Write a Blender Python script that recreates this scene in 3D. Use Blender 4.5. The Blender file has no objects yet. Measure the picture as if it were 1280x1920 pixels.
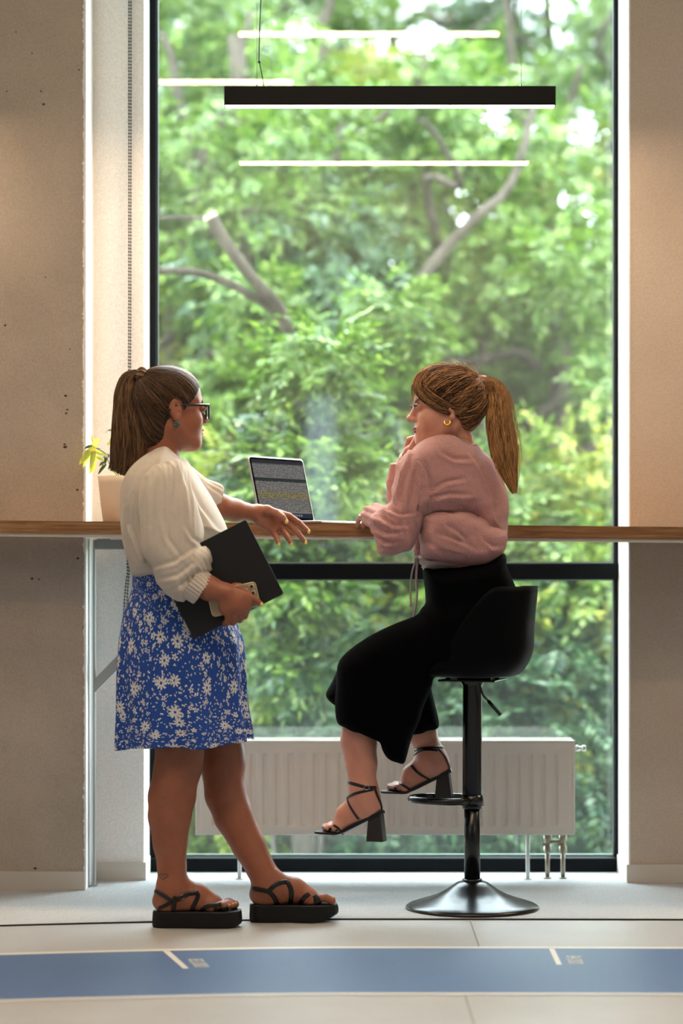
import bpy, math, random
import numpy as np
from mathutils import Vector, Matrix

# ---------------------------------------------------------------- camera, world, lights
SC = bpy.context.scene
COL = SC.collection
H0 = 1.011            # camera height
FPX = 4500.0          # focal length in pixels of the 1280x1920 frame
HOR = 1060.0          # horizon row
rng = np.random.default_rng(7)
random.seed(7)

def P(px, py, D):
    return np.array([(px - 640.0) / FPX * D, D, H0 + (HOR - py) / FPX * D])
def G(px, py, z=0.0):
    D = (H0 - z) * FPX / (py - HOR)
    return np.array([(px - 640.0) / FPX * D, D, z])

cd = bpy.data.cameras.new('camera')
cam = bpy.data.objects.new('camera', cd); COL.objects.link(cam)
cam.location = (0, 0, H0); cam.rotation_euler = (math.pi / 2, 0, 0)
cd.sensor_fit = 'VERTICAL'; cd.sensor_height = 36.0
cd.lens = FPX / 1920 * 36.0
cd.shift_y = (HOR - 960) / 1920
cd.clip_end = 300
cd.dof.use_dof = True; cd.dof.focus_distance = 7.0; cd.dof.aperture_fstop = 1.9
SC.camera = cam

SC.view_settings.view_transform = 'Standard'; SC.view_settings.look = 'None'
SC.view_settings.gamma = 1.0; SC.view_settings.exposure = 0.68
SC.view_settings.use_curve_mapping = False
SC.cycles.use_denoising = True
SC.cycles.max_bounces = 10; SC.cycles.transparent_max_bounces = 12
SC.cycles.diffuse_bounces = 5; SC.cycles.glossy_bounces = 4
SC.cycles.sample_clamp_indirect = 6.0
SC.cycles.caustics_reflective = False; SC.cycles.caustics_refractive = False

SKY_STRENGTH = 12.5
w = bpy.data.worlds.new('sky'); SC.world = w; w.use_nodes = True
bg = w.node_tree.nodes['Background']
bg.inputs[0].default_value = (0.80, 0.90, 1.0, 1); bg.inputs[1].default_value = SKY_STRENGTH

def light(name, kind, loc, energy, color=(1, 1, 1), size=1.0, size_y=None, rot=(0, 0, 0)):
    ld = bpy.data.lights.new(name, kind); ld.energy = energy; ld.color = color
    if kind == 'AREA':
        ld.size = size
        if size_y: ld.shape = 'RECTANGLE'; ld.size_y = size_y
    elif kind == 'SUN': ld.angle = size
    o = bpy.data.objects.new(name, ld); COL.objects.link(o); o.location = loc; o.rotation_euler = rot
    return o
# the sun stands high behind the building and lights the trees beyond it
light('sun', 'SUN', (0, -5, 20), 3.8, (1.0, 0.94, 0.80), 0.02, rot=(math.radians(34), math.radians(-14), 0))
# skylight arriving through the window opening
wl = light('window_daylight', 'AREA', (0.17, 7.99, 1.95), 1, (1, 1, 1), 1.55, 3.7, rot=(math.radians(-90), 0, 0))
wl.data.cycles.is_portal = True
# added overhead fill lights for the room, no fittings modelled
light('ceiling_fill_left', 'AREA', (-3.6, 1.5, 3.7), 25, (1.0, 0.96, 0.94), 2.0, 5.0)
light('ceiling_fill_right', 'AREA', (3.8, 1.5, 3.7), 25, (1.0, 0.96, 0.94), 2.0, 5.0)
light('ceiling_fill_front', 'AREA', (0.2, 5.7, 3.7), 12, (1.0, 0.84, 0.66), 3.0, 0.3)

# ---------------------------------------------------------------- object helpers
def tag(o, label=None, cat=None, group=None, kind=None):
    if label: o['label'] = label
    if cat: o['category'] = cat
    if group: o['group'] = group
    if kind: o['kind'] = kind
    return o
def empty(name, loc, label, cat, group=None):
    o = bpy.data.objects.new(name, None); COL.objects.link(o); o.location = tuple(loc)
    o.empty_display_size = 0.1
    return tag(o, label, cat, group)
def link(name, me, mat=None, parent=None, label=None):
    o = bpy.data.objects.new(name, me); COL.objects.link(o)
    if mat is not None and len(me.materials) == 0: me.materials.append(mat)
    if parent is not None:
        o.parent = parent
        L = Vector((0, 0, 0)); q = parent
        while q is not None: L += q.location; q = q.parent
        o.location = -L
    if label: o['label'] = label
    return o
def mesh_from(name, V, F, smooth=False):
    me = bpy.data.meshes.new(name)
    V = np.asarray(V, dtype=np.float32); 
    if isinstance(F, np.ndarray):
        n, k = F.shape
        me.vertices.add(len(V)); me.vertices.foreach_set('co', V.ravel())
        me.loops.add(n * k); me.loops.foreach_set('vertex_index', F.astype(np.int32).ravel())
        me.polygons.add(n); me.polygons.foreach_set('loop_start', np.arange(0, n * k, k, dtype=np.int32))
        me.update(calc_edges=True)
    else:
        me.from_pydata([tuple(map(float, v)) for v in V], [], [tuple(f) for f in F]); me.update()
    if smooth: me.polygons.foreach_set('use_smooth', np.ones(len(me.polygons), dtype=bool))
    return me
class MB:
    """collects pieces of one mesh"""
    def __init__(s): s.V = []; s.F = []; s.n = 0; s.S = []
    def add(s, V, F, smooth=False):
        V = np.asarray(V, float); s.V.append(V)
        for f in F: s.F.append(tuple(int(i) + s.n for i in f)); s.S.append(smooth)
        s.n += len(V); return s
    def box(s, lo, hi, M=None, bev=0.0):
        lo = np.array(lo, float); hi = np.array(hi, float)
        if bev <= 0:
            V = np.array([[x, y, z] for x in (lo[0], hi[0]) for y in (lo[1], hi[1]) for z in (lo[2], hi[2])])
            F = [(0,1,3,2),(4,6,7,5),(0,4,5,1),(2,3,7,6),(0,2,6,4),(1,5,7,3)]
        else:
            b = bev; V = []; 
            for i in (0,1):
                for j in (0,1):
                    for k in (0,1):
                        c = np.array([(lo,hi)[i][0], (lo,hi)[j][1], (lo,hi)[k][2]])
                        sg = np.array([1-2*i, 1-2*j, 1-2*k])
                        for ax in range(3):
                            d = sg * b; d[ax] = 0; V.append(c + d)
            V = np.array(V); F = []
            idx = lambda i,j,k,ax: (i*4+j*2+k)*3+ax
            for a in (0,1):
                F.append([idx(a,0,0,0),idx(a,1,0,0),idx(a,1,1,0),idx(a,0,1,0)][::(-1 if a==0 else 1)])
                F.append([idx(0,a,0,1),idx(1,a,0,1),idx(1,a,1,1),idx(0,a,1,1)][::(1 if a==0 else -1)])
                F.append([idx(0,0,a,2),idx(1,0,a,2),idx(1,1,a,2),idx(0,1,a,2)][::(-1 if a==0 else 1)])
            for a in (0,1):
                for c in (0,1):
                    F.append([idx(a,c,0,0),idx(a,c,1,0),idx(a,c,1,1),idx(a,c,0,1)])
                    F.append([idx(a,0,c,0),idx(a,1,c,0),idx(a,1,c,2),idx(a,0,c,2)])
                    F.append([idx(0,a,c,1),idx(1,a,c,1),idx(1,a,c,2),idx(0,a,c,2)])
            for i in (0,1):
                for j in (0,1):
                    for k in (0,1): F.append([idx(i,j,k,0),idx(i,j,k,1),idx(i,j,k,2)])
            cen = V.mean(0); FF = []
            for f in F:
                p = V[f]; nrm = np.cross(p[1]-p[0], p[2]-p[0])
                FF.append(f if nrm @ (p.mean(0)-cen) > 0 else f[::-1])
            F = FF
        if M is not None: V = V @ np.array(M)[:3,:3].T + np.array(M)[:3,3]
        return s.add(V, F)
    def prism(s, poly, z0, z1, M=None):
        n = len(poly); V = [(x, y, z0) for x, y in poly] + [(x, y, z1) for x, y in poly]
        F = [tuple(range(n))[::-1], tuple(range(n, 2*n))] + [(i, (i+1)%n, n+(i+1)%n, n+i) for i in range(n)]
        V = np.array(V, float)
        if M is not None: V = V @ np.array(M)[:3,:3].T + np.array(M)[:3,3]
        return s.add(V, F)
    def tube(s, pts, r, n=10, cap=True, closed=False, flat=None, flat_s=1.0):
        pts = np.array(pts, float); m = len(pts); r = np.broadcast_to(np.array(r, float), (m,))
        T = np.gradient(pts, axis=0)
        if closed: T = np.roll(pts, -1, 0) - np.roll(pts, 1, 0)
        T /= np.linalg.norm(T, axis=1)[:, None] + 1e-12
        a = np.array([0, 0, 1.0]) if abs(T[0][2]) < .9 else np.array([1.0, 0, 0])
        V = []
        for i in range(m):
            if flat is not None:
                fl = flat[i] if np.ndim(flat) == 2 else flat
                v = fl - T[i] * (fl @ T[i]); v = v / (np.linalg.norm(v) + 1e-12); u = np.cross(v, T[i])
            else:
                u = np.cross(T[i], a); u /= np.linalg.norm(u) + 1e-12; v = np.cross(u, T[i]); a = v
            for k in range(n):
                t = 2*math.pi*k/n; V.append(pts[i] + r[i]*(math.cos(t)*u + math.sin(t)*v*flat_s))
        F = []
        for i in range(m if closed else m-1):
            j = (i+1) % m
            for k in range(n):
                F.append((i*n+k, i*n+(k+1)%n, j*n+(k+1)%n, j*n+k))
        if cap and not closed:
            F.append(tuple(range(n))[::-1]); F.append(tuple(range((m-1)*n, m*n)))
        return s.add(V, F, True)
    def lathe(s, prof, c, n=48, M=None, cap=True):
        V = [];
        for r, z in prof:
            for k in range(n):
                t = 2*math.pi*k/n; V.append((r*math.cos(t), r*math.sin(t), z))
        V = np.array(V)
        if M is not None: V = V @ np.array(M)[:3,:3].T
        V = V + np.array(c, float); F = []
        for i in range(len(prof)-1):
            for k in range(n): F.append((i*n+k, i*n+(k+1)%n, (i+1)*n+(k+1)%n, (i+1)*n+k))
        if cap: F.append(tuple(range(n))[::-1]); F.append(tuple(range((len(prof)-1)*n, len(prof)*n)))
        return s.add(V, F, True)
    def ball(s, c, r, nu=10, nv=7, M=None):
        V = []; F = []; r = np.broadcast_to(np.array(r, float), (3,))
        for j in range(nv+1):
            b = math.pi*j/nv
            for i in range(nu):
                a = 2*math.pi*i/nu; V.append((math.sin(b)*math.cos(a), math.sin(b)*math.sin(a), -math.cos(b)))
        V = np.array(V)*r
        if M is not None: V = V @ np.array(M)[:3,:3].T
        V = V + np.array(c, float)
        for j in range(nv):
            for i in range(nu): F.append((j*nu+i, j*nu+(i+1)%nu, (j+1)*nu+(i+1)%nu, (j+1)*nu+i))
        return s.add(V, F, True)
    def mesh(s, name):
        me = bpy.data.meshes.new(name); V = np.concatenate(s.V)
        me.from_pydata(V.tolist(), [], s.F); me.update()
        me.polygons.foreach_set('use_smooth', np.array(s.S, dtype=bool))
        return me
    def build(s, name, mat, parent=None, label=None): return link(name, s.mesh(name), mat, parent, label)

def catmull(pts, n=8, closed=False):
    pts = np.array(pts, float); m = len(pts); out = []
    for i in range(m if closed else m-1):
        if closed: p0, p1, p2, p3 = pts[(i-1)%m], pts[i], pts[(i+1)%m], pts[(i+2)%m]
        else: p0, p1, p2, p3 = pts[max(i-1,0)], pts[i], pts[i+1], pts[min(i+2,m-1)]
        for k in range(n):
            t = k/n
            out.append(0.5*((2*p1)+(-p0+p2)*t+(2*p0-5*p1+4*p2-p3)*t*t+(-p0+3*p1-3*p2+p3)*t**3))
    if not closed: out.append(pts[-1])
    return np.array(out)

# ---------------------------------------------------------------- materials
def mat(name, color=(0.8,0.8,0.8), rough=0.5, metal=0.0, spec=0.5, **kw):
    m = bpy.data.materials.new(name); m.use_nodes = True
    b = m.node_tree.nodes['Principled BSDF']
    b.inputs['Base Color'].default_value = (*color, 1); b.inputs['Roughness'].default_value = rough
    b.inputs['Metallic'].default_value = metal; b.inputs['Specular IOR Level'].default_value = spec
    for k, v in kw.items(): b.inputs[k.replace('_', ' ')].default_value = v
    return m
def srgb(r, g, b):
    f = lambda c: ((c/255+0.055)/1.055)**2.4 if c/255 > 0.04045 else c/255/12.92
    return (f(r), f(g), f(b))
class N:
    def __init__(s, m): s.m = m; s.t = m.node_tree; s.b = s.t.nodes.get('Principled BSDF'); s.out = s.t.nodes['Material Output']
    def n(s, typ, **kw):
        o = s.t.nodes.new(typ)
        for k, v in kw.items():
            if k.startswith('i_'):
                key = k[2:]; key = int(key) if key.isdigit() else key.replace('_', ' ')
                o.inputs[key].default_value = v
            else: setattr(o, k, v)
        return o
    def l(s, a, b): s.t.links.new(a, b)
    def coord(s, kind='Object', scale=(1,1,1)):
        tc = s.n('ShaderNodeTexCoord'); mp = s.n('ShaderNodeMapping'); mp.inputs['Scale'].default_value = scale
        s.l(tc.outputs[kind], mp.inputs['Vector']); return mp.outputs[0]
    def noise(s, vec, scale, detail=4, rough=0.55, dist=0.0):
        o = s.n('ShaderNodeTexNoise'); o.inputs['Scale'].default_value = scale; o.inputs['Detail'].default_value = detail
        o.inputs['Roughness'].default_value = rough; o.inputs['Distortion'].default_value = dist
        s.l(vec, o.inputs['Vector']); return o.outputs['Fac']
    def ramp(s, fac, stops):
        o = s.n('ShaderNodeValToRGB'); e = o.color_ramp.elements
        while len(e) < len(stops): e.new(0.5)
        for i, (p, c) in enumerate(stops): e[i].position = p; e[i].color = (*c, 1) if len(c) == 3 else c
        s.l(fac, o.inputs[0]); return o.outputs[0]
    def math(s, op, a, b=None, clamp=False):
        o = s.n('ShaderNodeMath', operation=op, use_clamp=clamp)
        for i, x in enumerate((a, b)):
            if x is None: continue
            if isinstance(x, (int, float)): o.inputs[i].default_value = x
            else: s.l(x, o.inputs[i])
        return o.outputs[0]
    def mix(s, fac, a, b, typ='MIX'):
        o = s.n('ShaderNodeMix', data_type='RGBA', blend_type=typ)
        for sock, x in ((o.inputs[0], fac), (o.inputs[6], a), (o.inputs[7], b)):
            if isinstance(x, (int, float)): sock.default_value = x
            elif isinstance(x, tuple): sock.default_value = (*x, 1) if len(x) == 3 else x
            else: s.l(x, sock)
        return o.outputs[2]
    def bump(s, h, strength=0.3, dist=0.01, nrm=None):
        o = s.n('ShaderNodeBump'); o.inputs['Strength'].default_value = strength; o.inputs['Distance'].default_value = dist
        s.l(h, o.inputs['Height'])
        if nrm: s.l(nrm, o.inputs['Normal'])
        s.l(o.outputs[0], s.b.inputs['Normal']); return o.outputs[0]
    def color(s, c): s.l(c, s.b.inputs['Base Color'])

def plaster(name, c1, c2, pits=True, bump=0.35):
    m = mat(name, c1, 0.9, spec=0.2); n = N(m); v = n.coord()
    a = n.noise(v, 3.0, 6, 0.6); f = n.noise(v, 160, 3, 0.7); g = n.noise(v, 420, 2, 0.6)
    col = n.mix(n.ramp(a, [(0.35, (0,0,0)), (0.7, (1,1,1))]), c1, c2)
    grain = n.ramp(f, [(0.3, (0.86,0.86,0.86)), (0.65, (1.05,1.05,1.05))])
    col = n.mix(1.0, col, grain, 'MULTIPLY')
    h = n.math('ADD', n.math('MULTIPLY', f, 0.7), n.math('MULTIPLY', g, 0.5))
    if pits:
        vo = n.n('ShaderNodeTexVoronoi'); vo.inputs['Scale'].default_value = 9.0; n.l(v, vo.inputs['Vector'])
        ns = n.noise(v, 45, 2); d = n.math('ADD', vo.outputs['Distance'], n.math('MULTIPLY', ns, 0.06))
        rnd = n.math('GREATER_THAN', n.n('ShaderNodeSeparateColor').outputs[0], 0.5)
        sp = n.n('ShaderNodeSeparateColor'); n.l(vo.outputs['Color'], sp.inputs[0])
        sel = n.math('GREATER_THAN', sp.outputs[0], 0.55)
        pit = n.math('MULTIPLY', n.math('LESS_THAN', d, 0.062), sel)
        col = n.mix(pit, col, (0.05, 0.04, 0.035)); h = n.math('SUBTRACT', h, n.math('MULTIPLY', pit, 2.0))
    n.color(col); n.bump(h, bump, 0.004)
    return m
def fabric(name, color, rough=0.9, weave=900, strength=0.25, trans=0.0, sheen=0.3, var=0.08, crinkle=0.0):
    m = mat(name, color, rough, spec=0.15 if sum(color) > .05 else .04); n = N(m); v = n.coord()
    if 'Sheen Weight' in n.b.inputs: n.b.inputs['Sheen Weight'].default_value = sheen
    wv = n.n('ShaderNodeTexWave', wave_type='BANDS', bands_direction='Z'); wv.inputs['Scale'].default_value = weave/6.0
    wv.inputs['Distortion'].default_value = 1.5; n.l(v, wv.inputs['Vector'])
    ns = n.noise(v, weave*0.35, 3, 0.7); big = n.noise(v, 14, 4, 0.6)
    h = n.math('ADD', n.math('MULTIPLY', wv.outputs['Fac'], 0.4), ns)
    col = n.mix(n.ramp(big, [(0.3, (0,0,0)), (0.7, (1,1,1))]), tuple(c*(1-var) for c in color), tuple(min(1, c*(1+var)) for c in color))
    col = n.mix(0.35, col, n.ramp(ns, [(0.3, tuple(c*0.7 for c in color)), (0.7, tuple(min(1, c*1.2) for c in color))]))
    if crinkle:
        ck = n.noise(n.coord('Object', (1, 1, .45)), 120, 3, .6, .6); ck2 = n.noise(v, 34, 3, .6, 1.2); h = n.math('ADD', h, n.math('ADD', n.math('MULTIPLY', ck, crinkle*1.5), n.math('MULTIPLY', ck2, crinkle*3)))
    n.color(col); n.bump(h, strength, 0.008 if crinkle else 0.002)
    if trans > 0:
        tr = n.n('ShaderNodeBsdfTranslucent'); n.l(col, tr.inputs[0])
        mx = n.n('ShaderNodeMixShader'); mx.inputs[0].default_value = trans
        n.l(n.b.outputs[0], mx.inputs[1]); n.l(tr.outputs[0], mx.inputs[2]); n.l(mx.outputs[0], n.out.inputs[0])
    return m
def skin(name, c1, c2):
    m = mat(name, c1, 0.48, spec=0.4); n = N(m); v = n.coord()
    a = n.noise(v, 18, 5, 0.65); f = n.noise(v, 900, 2)
    n.color(n.mix(n.ramp(a, [(0.35, (0,0,0)), (0.68, (1,1,1))]), c1, c2)); n.bump(f, 0.08, 0.001)
    n.b.inputs['Subsurface Weight'].default_value = 0.12
    n.b.inputs['Subsurface Radius'].default_value = (1.0, 0.35, 0.2)
    n.b.inputs['Subsurface Scale'].default_value = 0.006
    return m
def hairmat(name, dark, light_, streak=True):
    m = mat(name, dark, 0.5, spec=0.28); n = N(m)
    g = n.n('ShaderNodeNewGeometry'); v = n.coord()
    v = n.coord('Object', (190, 190, 16)); a = n.noise(v, 1.0, 3, .6)
    a = n.math('SUBTRACT', n.math('MULTIPLY', a, 2.6), 0.9)
    f = n.math('ADD', n.math('MULTIPLY', g.outputs['Random Per Island'], 0.45), n.math('MULTIPLY', a, 0.60)) if streak else n.math('POWER', g.outputs['Random Per Island'], 1.6)
    n.color(n.ramp(f, [(0.1, dark), (0.95, light_)]))
    return m
# ---------------------------------------------------------------- the room
M_beige = plaster('beige_plaster', srgb(186,174,160), srgb(172,160,147))
M_beige2 = plaster('smooth_beige_plaster', srgb(200,186,172), srgb(192,178,163), pits=False, bump=0.12)
M_white = plaster('white_paint', srgb(244,242,240), srgb(240,238,236), pits=False, bump=0.2)
M_ceil = mat('ceiling_paint', srgb(225,222,215), 0.9)
M_base = mat('baseboard_paint', srgb(205,198,188), 0.6)
M_frame = mat('dark_window_metal', (.0016,.0028,.0042), 0.5, spec=0.12)
M_gasket = mat('rubber_gasket', srgb(12,14,16), 0.6)
M_spacer = mat('glazing_spacer', srgb(150,165,160), 0.35, metal=0.6)

def struct(mb, name, m):
    o = mb.build(name, m); o['kind'] = 'structure'; return o
YL, YR, YC, YW = 7.445, 7.62, 7.68, 7.90          # left pier, right pier, left recess, window
XL0 = (160-640)/FPX*YL; XLC = (268-640)/FPX*YC; XR0 = (1180-640)/FPX*YR
ZT = 3.75
# left pier with slightly uneven arris
mb = MB().box((-6, YL, -0.02), (XL0, 8.15, ZT)); struct(mb, 'wall_left_front', M_beige)
mb = MB().box((XL0, YC, -0.02), (XLC, 8.15, ZT)); struct(mb, 'wall_left_recess', M_white)
# thin white reveal linings and rough plaster edge bead
mb = MB().box((XLC, YC+0.001, -0.02), (XLC+0.003, YW, ZT)); mb.box((XL0, YL+0.001, -0.02), (XL0+0.0015, YC-0.0005, ZT)); struct(mb, 'trim_1', M_white)
mb = MB(); zs = np.arange(0.02, ZT-0.01, 0.006); e = []
wob = np.zeros(len(zs)); r_ = np.random.default_rng(3)
for i in range(1, len(zs)): wob[i] = 0.85*wob[i-1] + r_.normal()*0.0016
wd = 0.0025 + 0.7*np.abs(wob) + np.where(zs > 1.13, 0.0015, 0.0) + 0.004*(r_.random(len(zs)) > 0.94)
V = []
for z, wv in zip(zs, wd):
    V += [(XL0+0.0015, YL-0.004, z), (XL0-wv, YL-0.003, z), (XL0-wv-0.001, YL+0.001, z), (XL0+0.0015, YL+0.001, z)]
F = []
for i in range(len(zs)-1):
    for k in range(3): F.append((i*4+k, i*4+k+1, i*4+5+k, i*4+4+k))
mb.add(V, F); struct(mb, 'trim_2', M_white)
mb = MB().box((XR0, YR, -0.02), (6, 7.985, ZT)); struct(mb, 'wall_right', M_beige2)
mb = MB().box((XR0-0.003, YR+0.001, -0.02), (XR0, YW, ZT)); mb.box((XR0-0.0035, YR-0.001, -0.02), (XR0+0.002, YR+0.002, ZT)); struct(mb, 'trim_3', M_white)
# rest of the shell
mb = MB().box((-6, -9, ZT), (6, 8.15, ZT+0.1)); struct(mb, 'ceiling', M_ceil)
mb = MB().box((-6.1, -9, -0.02), (-6, 8.15, ZT)); struct(mb, 'wall_west', M_white)
mb = MB().box((6, -9, -0.02), (6.1, 8.15, ZT)); struct(mb, 'wall_east', M_white)
# back wall has two narrow glazed openings; their daylight is mirrored in the big pane
zb0, zb1 = 1.25, 2.75
mb = MB(); cuts = [(-0.36, -0.06), (1.0, 1.3)]
x = -6.0
for a, b in cuts: mb.box((x, -9.1, -0.02), (a, -9, ZT)); mb.box((a, -9.1, zb1), (b, -9, ZT)); mb.box((a, -9.1, -0.02), (b, -9, zb0)); x = b
mb.box((x, -9.1, -0.02), (6, -9, ZT)); struct(mb, 'wall_back', M_white)
# added translucent sheets that dim the back openings as mirrored in the pane
M_sheer = bpy.data.materials.new('sheer_dimmer'); M_sheer.use_nodes = True; n = N(M_sheer); n.t.nodes.remove(n.b)
t_ = n.n('ShaderNodeBsdfTranslucent'); t_.inputs[0].default_value = (.20,.24,.26,1); n.l(t_.outputs[0], n.out.inputs[0])
for a, b in cuts:
    V = [(a-.05+i*(b-a+.1)/40, -8.96+.012*math.sin(i*1.1), z) for i in range(41) for z in (zb0-.1, zb1+.05)]
    o = MB().add(V, [(2*i, 2*i+2, 2*i+3, 2*i+1) for i in range(40)], True).build('dimming_sheet', M_sheer)
    tag(o, 'added translucent sheet dimming the %s opening of the back wall' % ('left' if a < 0 else 'right'), 'dimming_sheet')
# baseboards
mb = MB().box((-6, YL-0.012, 0.004), (XL0, YL, 0.062)); struct(mb, 'baseboard_left', M_base)
mb = MB().box((XL0+0.013, YC-0.012, 0.004), (XLC, YC, 0.062)); mb.box((XLC-0.0, YC-0.012, 0.004), (XLC+0.010, YW-0.05, 0.062)); struct(mb, 'baseboard_recess', M_base)
mb = MB().box((XR0, YR-0.012, 0.004), (6, YR, 0.062)); mb.box((XR0-0.010, YR-0.012, 0.004), (XR0, YW-0.02, 0.062)); struct(mb, 'baseboard_right', M_base)
# dents and pits in the left pier plaster (from the photo)
mb = MB()
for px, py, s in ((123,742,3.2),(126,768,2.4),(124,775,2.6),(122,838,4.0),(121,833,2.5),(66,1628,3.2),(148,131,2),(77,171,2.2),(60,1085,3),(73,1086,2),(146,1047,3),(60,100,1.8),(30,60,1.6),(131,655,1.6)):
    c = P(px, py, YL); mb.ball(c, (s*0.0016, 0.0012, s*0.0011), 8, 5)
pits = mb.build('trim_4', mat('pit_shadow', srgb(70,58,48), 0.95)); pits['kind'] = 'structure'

# ---------------------------------------------------------------- floor
M_tile = mat('floor_tile', srgb(190,186,180), 0.42, spec=0.4); n = N(M_tile); v = n.coord()
a = n.noise(v, 1.6, 5, 0.6); b = n.noise(v, 260, 2)
c = n.mix(n.ramp(a, [(0.3,(0,0,0)),(0.7,(1,1,1))]), srgb(164,163,162), srgb(184,183,182)); n.color(n.mix(0.12, c, n.ramp(b, [(0.4,(0.3,0.3,0.3)),(0.6,(0.9,0.9,0.9))])))
n.bump(b, 0.05, 0.001)
M_blue = mat('blue_track_vinyl', srgb(78,108,152), 0.45, spec=0.4); n = N(M_blue); v = n.coord()
a = n.noise(v, 300, 2); a2 = n.noise(v, 2.0, 4)
n.color(n.mix(n.ramp(a, [(0.35,(0,0,0)),(0.65,(1,1,1))]), srgb(70,100,146), srgb(92,120,162))); n.bump(a, 0.08, 0.001)
M_line = mat('white_track_line', srgb(226,222,214), 0.5)
M_carpet = mat('grey_carpet', srgb(180,176,170), 1.0, spec=0.05); n = N(M_carpet); v = n.coord()
a = n.noise(v, 420, 3, 0.8); b = n.noise(v, 5, 3); vo = n.n('ShaderNodeTexVoronoi'); vo.inputs['Scale'].default_value = 330; n.l(v, vo.inputs['Vector'])
c = n.mix(n.ramp(a, [(0.35,(0,0,0)),(0.62,(1,1,1))]), srgb(186,187,188), srgb(236,237,238)); n.color(c)
n.bump(n.math('ADD', a, vo.outputs['Distance']), 0.9, 0.004)
M_edge = mat('carpet_edge', srgb(50,46,42), 0.9)
mb = MB().box((-6, -9, -0.12), (6, 7.2, -0.0005)); struct(mb, 'floor', M_tile)
def curve_off(x):
    px = 640 + x*FPX/6.4
    return -0.115*(max(0, 640-px)/640)**1.5 - 0.008*(max(0, px-640)/640)**2
def strip(y0, y1, z, m, name, zlo=None):
    xs = np.linspace(-5.9, 5.9, 240); V = []; F = []
    for x in xs:
        o = curve_off(max(-1.6, min(1.6, x)))
        V += [(x, y0+o, z), (x, y1+(o if y1 < 7.5 else 0), z), (x, y1+(o if y1 < 7.5 else 0), z if zlo is None else zlo), (x, y0+o, z if zlo is None else zlo)]
    for i in range(len(xs)-1):
        a = i*4; F += [(a, a+4, a+5, a+1)]
        if zlo is not None: F += [(a+3, a+7, a+4, a)]
    return MB().add(V, F).build(name, m)
o = strip(6.850, 7.95, 0.004, M_carpet, 'floor_carpet', -0.002); o['kind'] = 'structure'
o = strip(6.843, 6.850, 0.0035, M_edge, 'trim_5', -0.001); o['kind'] = 'structure'
trk = empty('running_track_marking', (0, 6.0, 0), 'blue running track band with white edge lines crossing the tile floor', 'floor marking')
b_ = strip(5.67, 6.344, 0.0006, M_blue, 'blue_band'); b_.parent = trk; b_.location = (0, -6.0, 0)
for y0, y1 in ((6.330, 6.362), (5.648, 5.672)):
    b_ = strip(y0, y1, 0.0010, M_line, 'edge_line'); b_.parent = trk; b_.location = (0, -6.0, 0)
for quad in (((305,1783),(318,1783),(354,1815.5),(343,1816)), ((1028,1777),(1038,1777),(1053,1808.5),(1043,1808.5))):
    V = [G(*q, 0.0010) for q in quad]; MB().add(V, [(0,1,2,3)]).build('tick_line', M_line, trk)
def text_mesh(body, size, M, m, name, parent, extrude=0.0):
    cu = bpy.data.curves.new(name, 'FONT'); cu.body = body; cu.size = size; cu.align_x = 'CENTER'; cu.align_y = 'CENTER'; cu.extrude = extrude
    ob = bpy.data.objects.new(name, cu); COL.objects.link(ob)
    dg = bpy.context.evaluated_depsgraph_get(); me = bpy.data.meshes.new_from_object(ob.evaluated_get(dg))
    bpy.data.objects.remove(ob); me.transform(M); me.materials.clear()
    return link(name, me, m, parent)
for txt, quad in (('83,000', ((348,1797),(378,1797),(393,1814),(364,1814.5))), ('84,000', ((1058,1791),(1086,1791),(1094,1808),(1064,1808)))):
    q = [G(*p, 0.0011) for p in quad]
    # reading direction runs towards the viewer, letter tops to the right
    c = sum(q)/4; rd = ((q[3]+q[2])-(q[0]+q[1]))/2; up = ((q[1]+q[2])-(q[0]+q[3]))/2
    s = 0.1; wtxt = 0.1*3.05; 
    M = Matrix(((rd[0]/wtxt, up[0]/(0.072), 0, c[0]), (rd[1]/wtxt, up[1]/(0.072), 0, c[1]), (0, 0, 1, c[2]), (0,0,0,1)))
    text_mesh(txt, s, M, M_line, 'distance_number', trk)
# fine joints between the tiles
M_joint = mat('tile_joint', srgb(150,140,128), 0.8); mb = MB()
for a, b in (((880,1727),(897,1776)), ((870,1866),(888,1925))):
    A, B = G(*a, 0.0008), G(*b, 0.0008); mb.add([A, A+[0.004,0,0], B+[0.004,0,0], B], [(0,1,2,3)])
o = mb.build('trim_6', M_joint); o['kind'] = 'structure'

# ---------------------------------------------------------------- window
win = bpy.data.objects.new('window_1', None); COL.objects.link(win); win.location = (0.17, YW, 0); win['kind'] = 'structure'
sx = YW/FPX
xw0, xw1 = (278-640)*sx-0.02, (1168-640)*sx+0.01
fr = MB()
fr.box((xw0, YW, 0.0), ((293-640)*sx, YW+0.08, ZT), bev=0.002)
fr.box(((1153-640)*sx+0.008, YW, 0.0), (xw1, YW+0.08, ZT), bev=0.002)
zb = H0+(HOR-1608)*sx; fr.box((xw0+0.004, YW-0.02, 0.0), (xw1-0.004, YW+0.08, zb), bev=0.002)
fr.build('window_frame', M_frame, win)
zt0, zt1 = H0+(HOR-1086.5)*sx, H0+(HOR-1056)*sx
MB().box(((293-640)*sx, YW-0.006, zt0), ((1164-640)*sx, YW+0.08, zt1), bev=0.002).build('transom', M_frame, win)
gk = MB(); 
for a, b in ((293, 295.5), (1150.5, 1153.5)):
    gk.box(((a-640)*sx, YW+0.012, zb), ((b-640)*sx, YW+0.05, ZT))
gk.box(((1153-640)*sx, YW+0.018, zb), ((1160-640)*sx, YW+0.05, ZT))
gk.build('gasket', M_gasket, win)
sp = MB(); x0, x1 = (295-640)*sx, (1151-640)*sx
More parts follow.
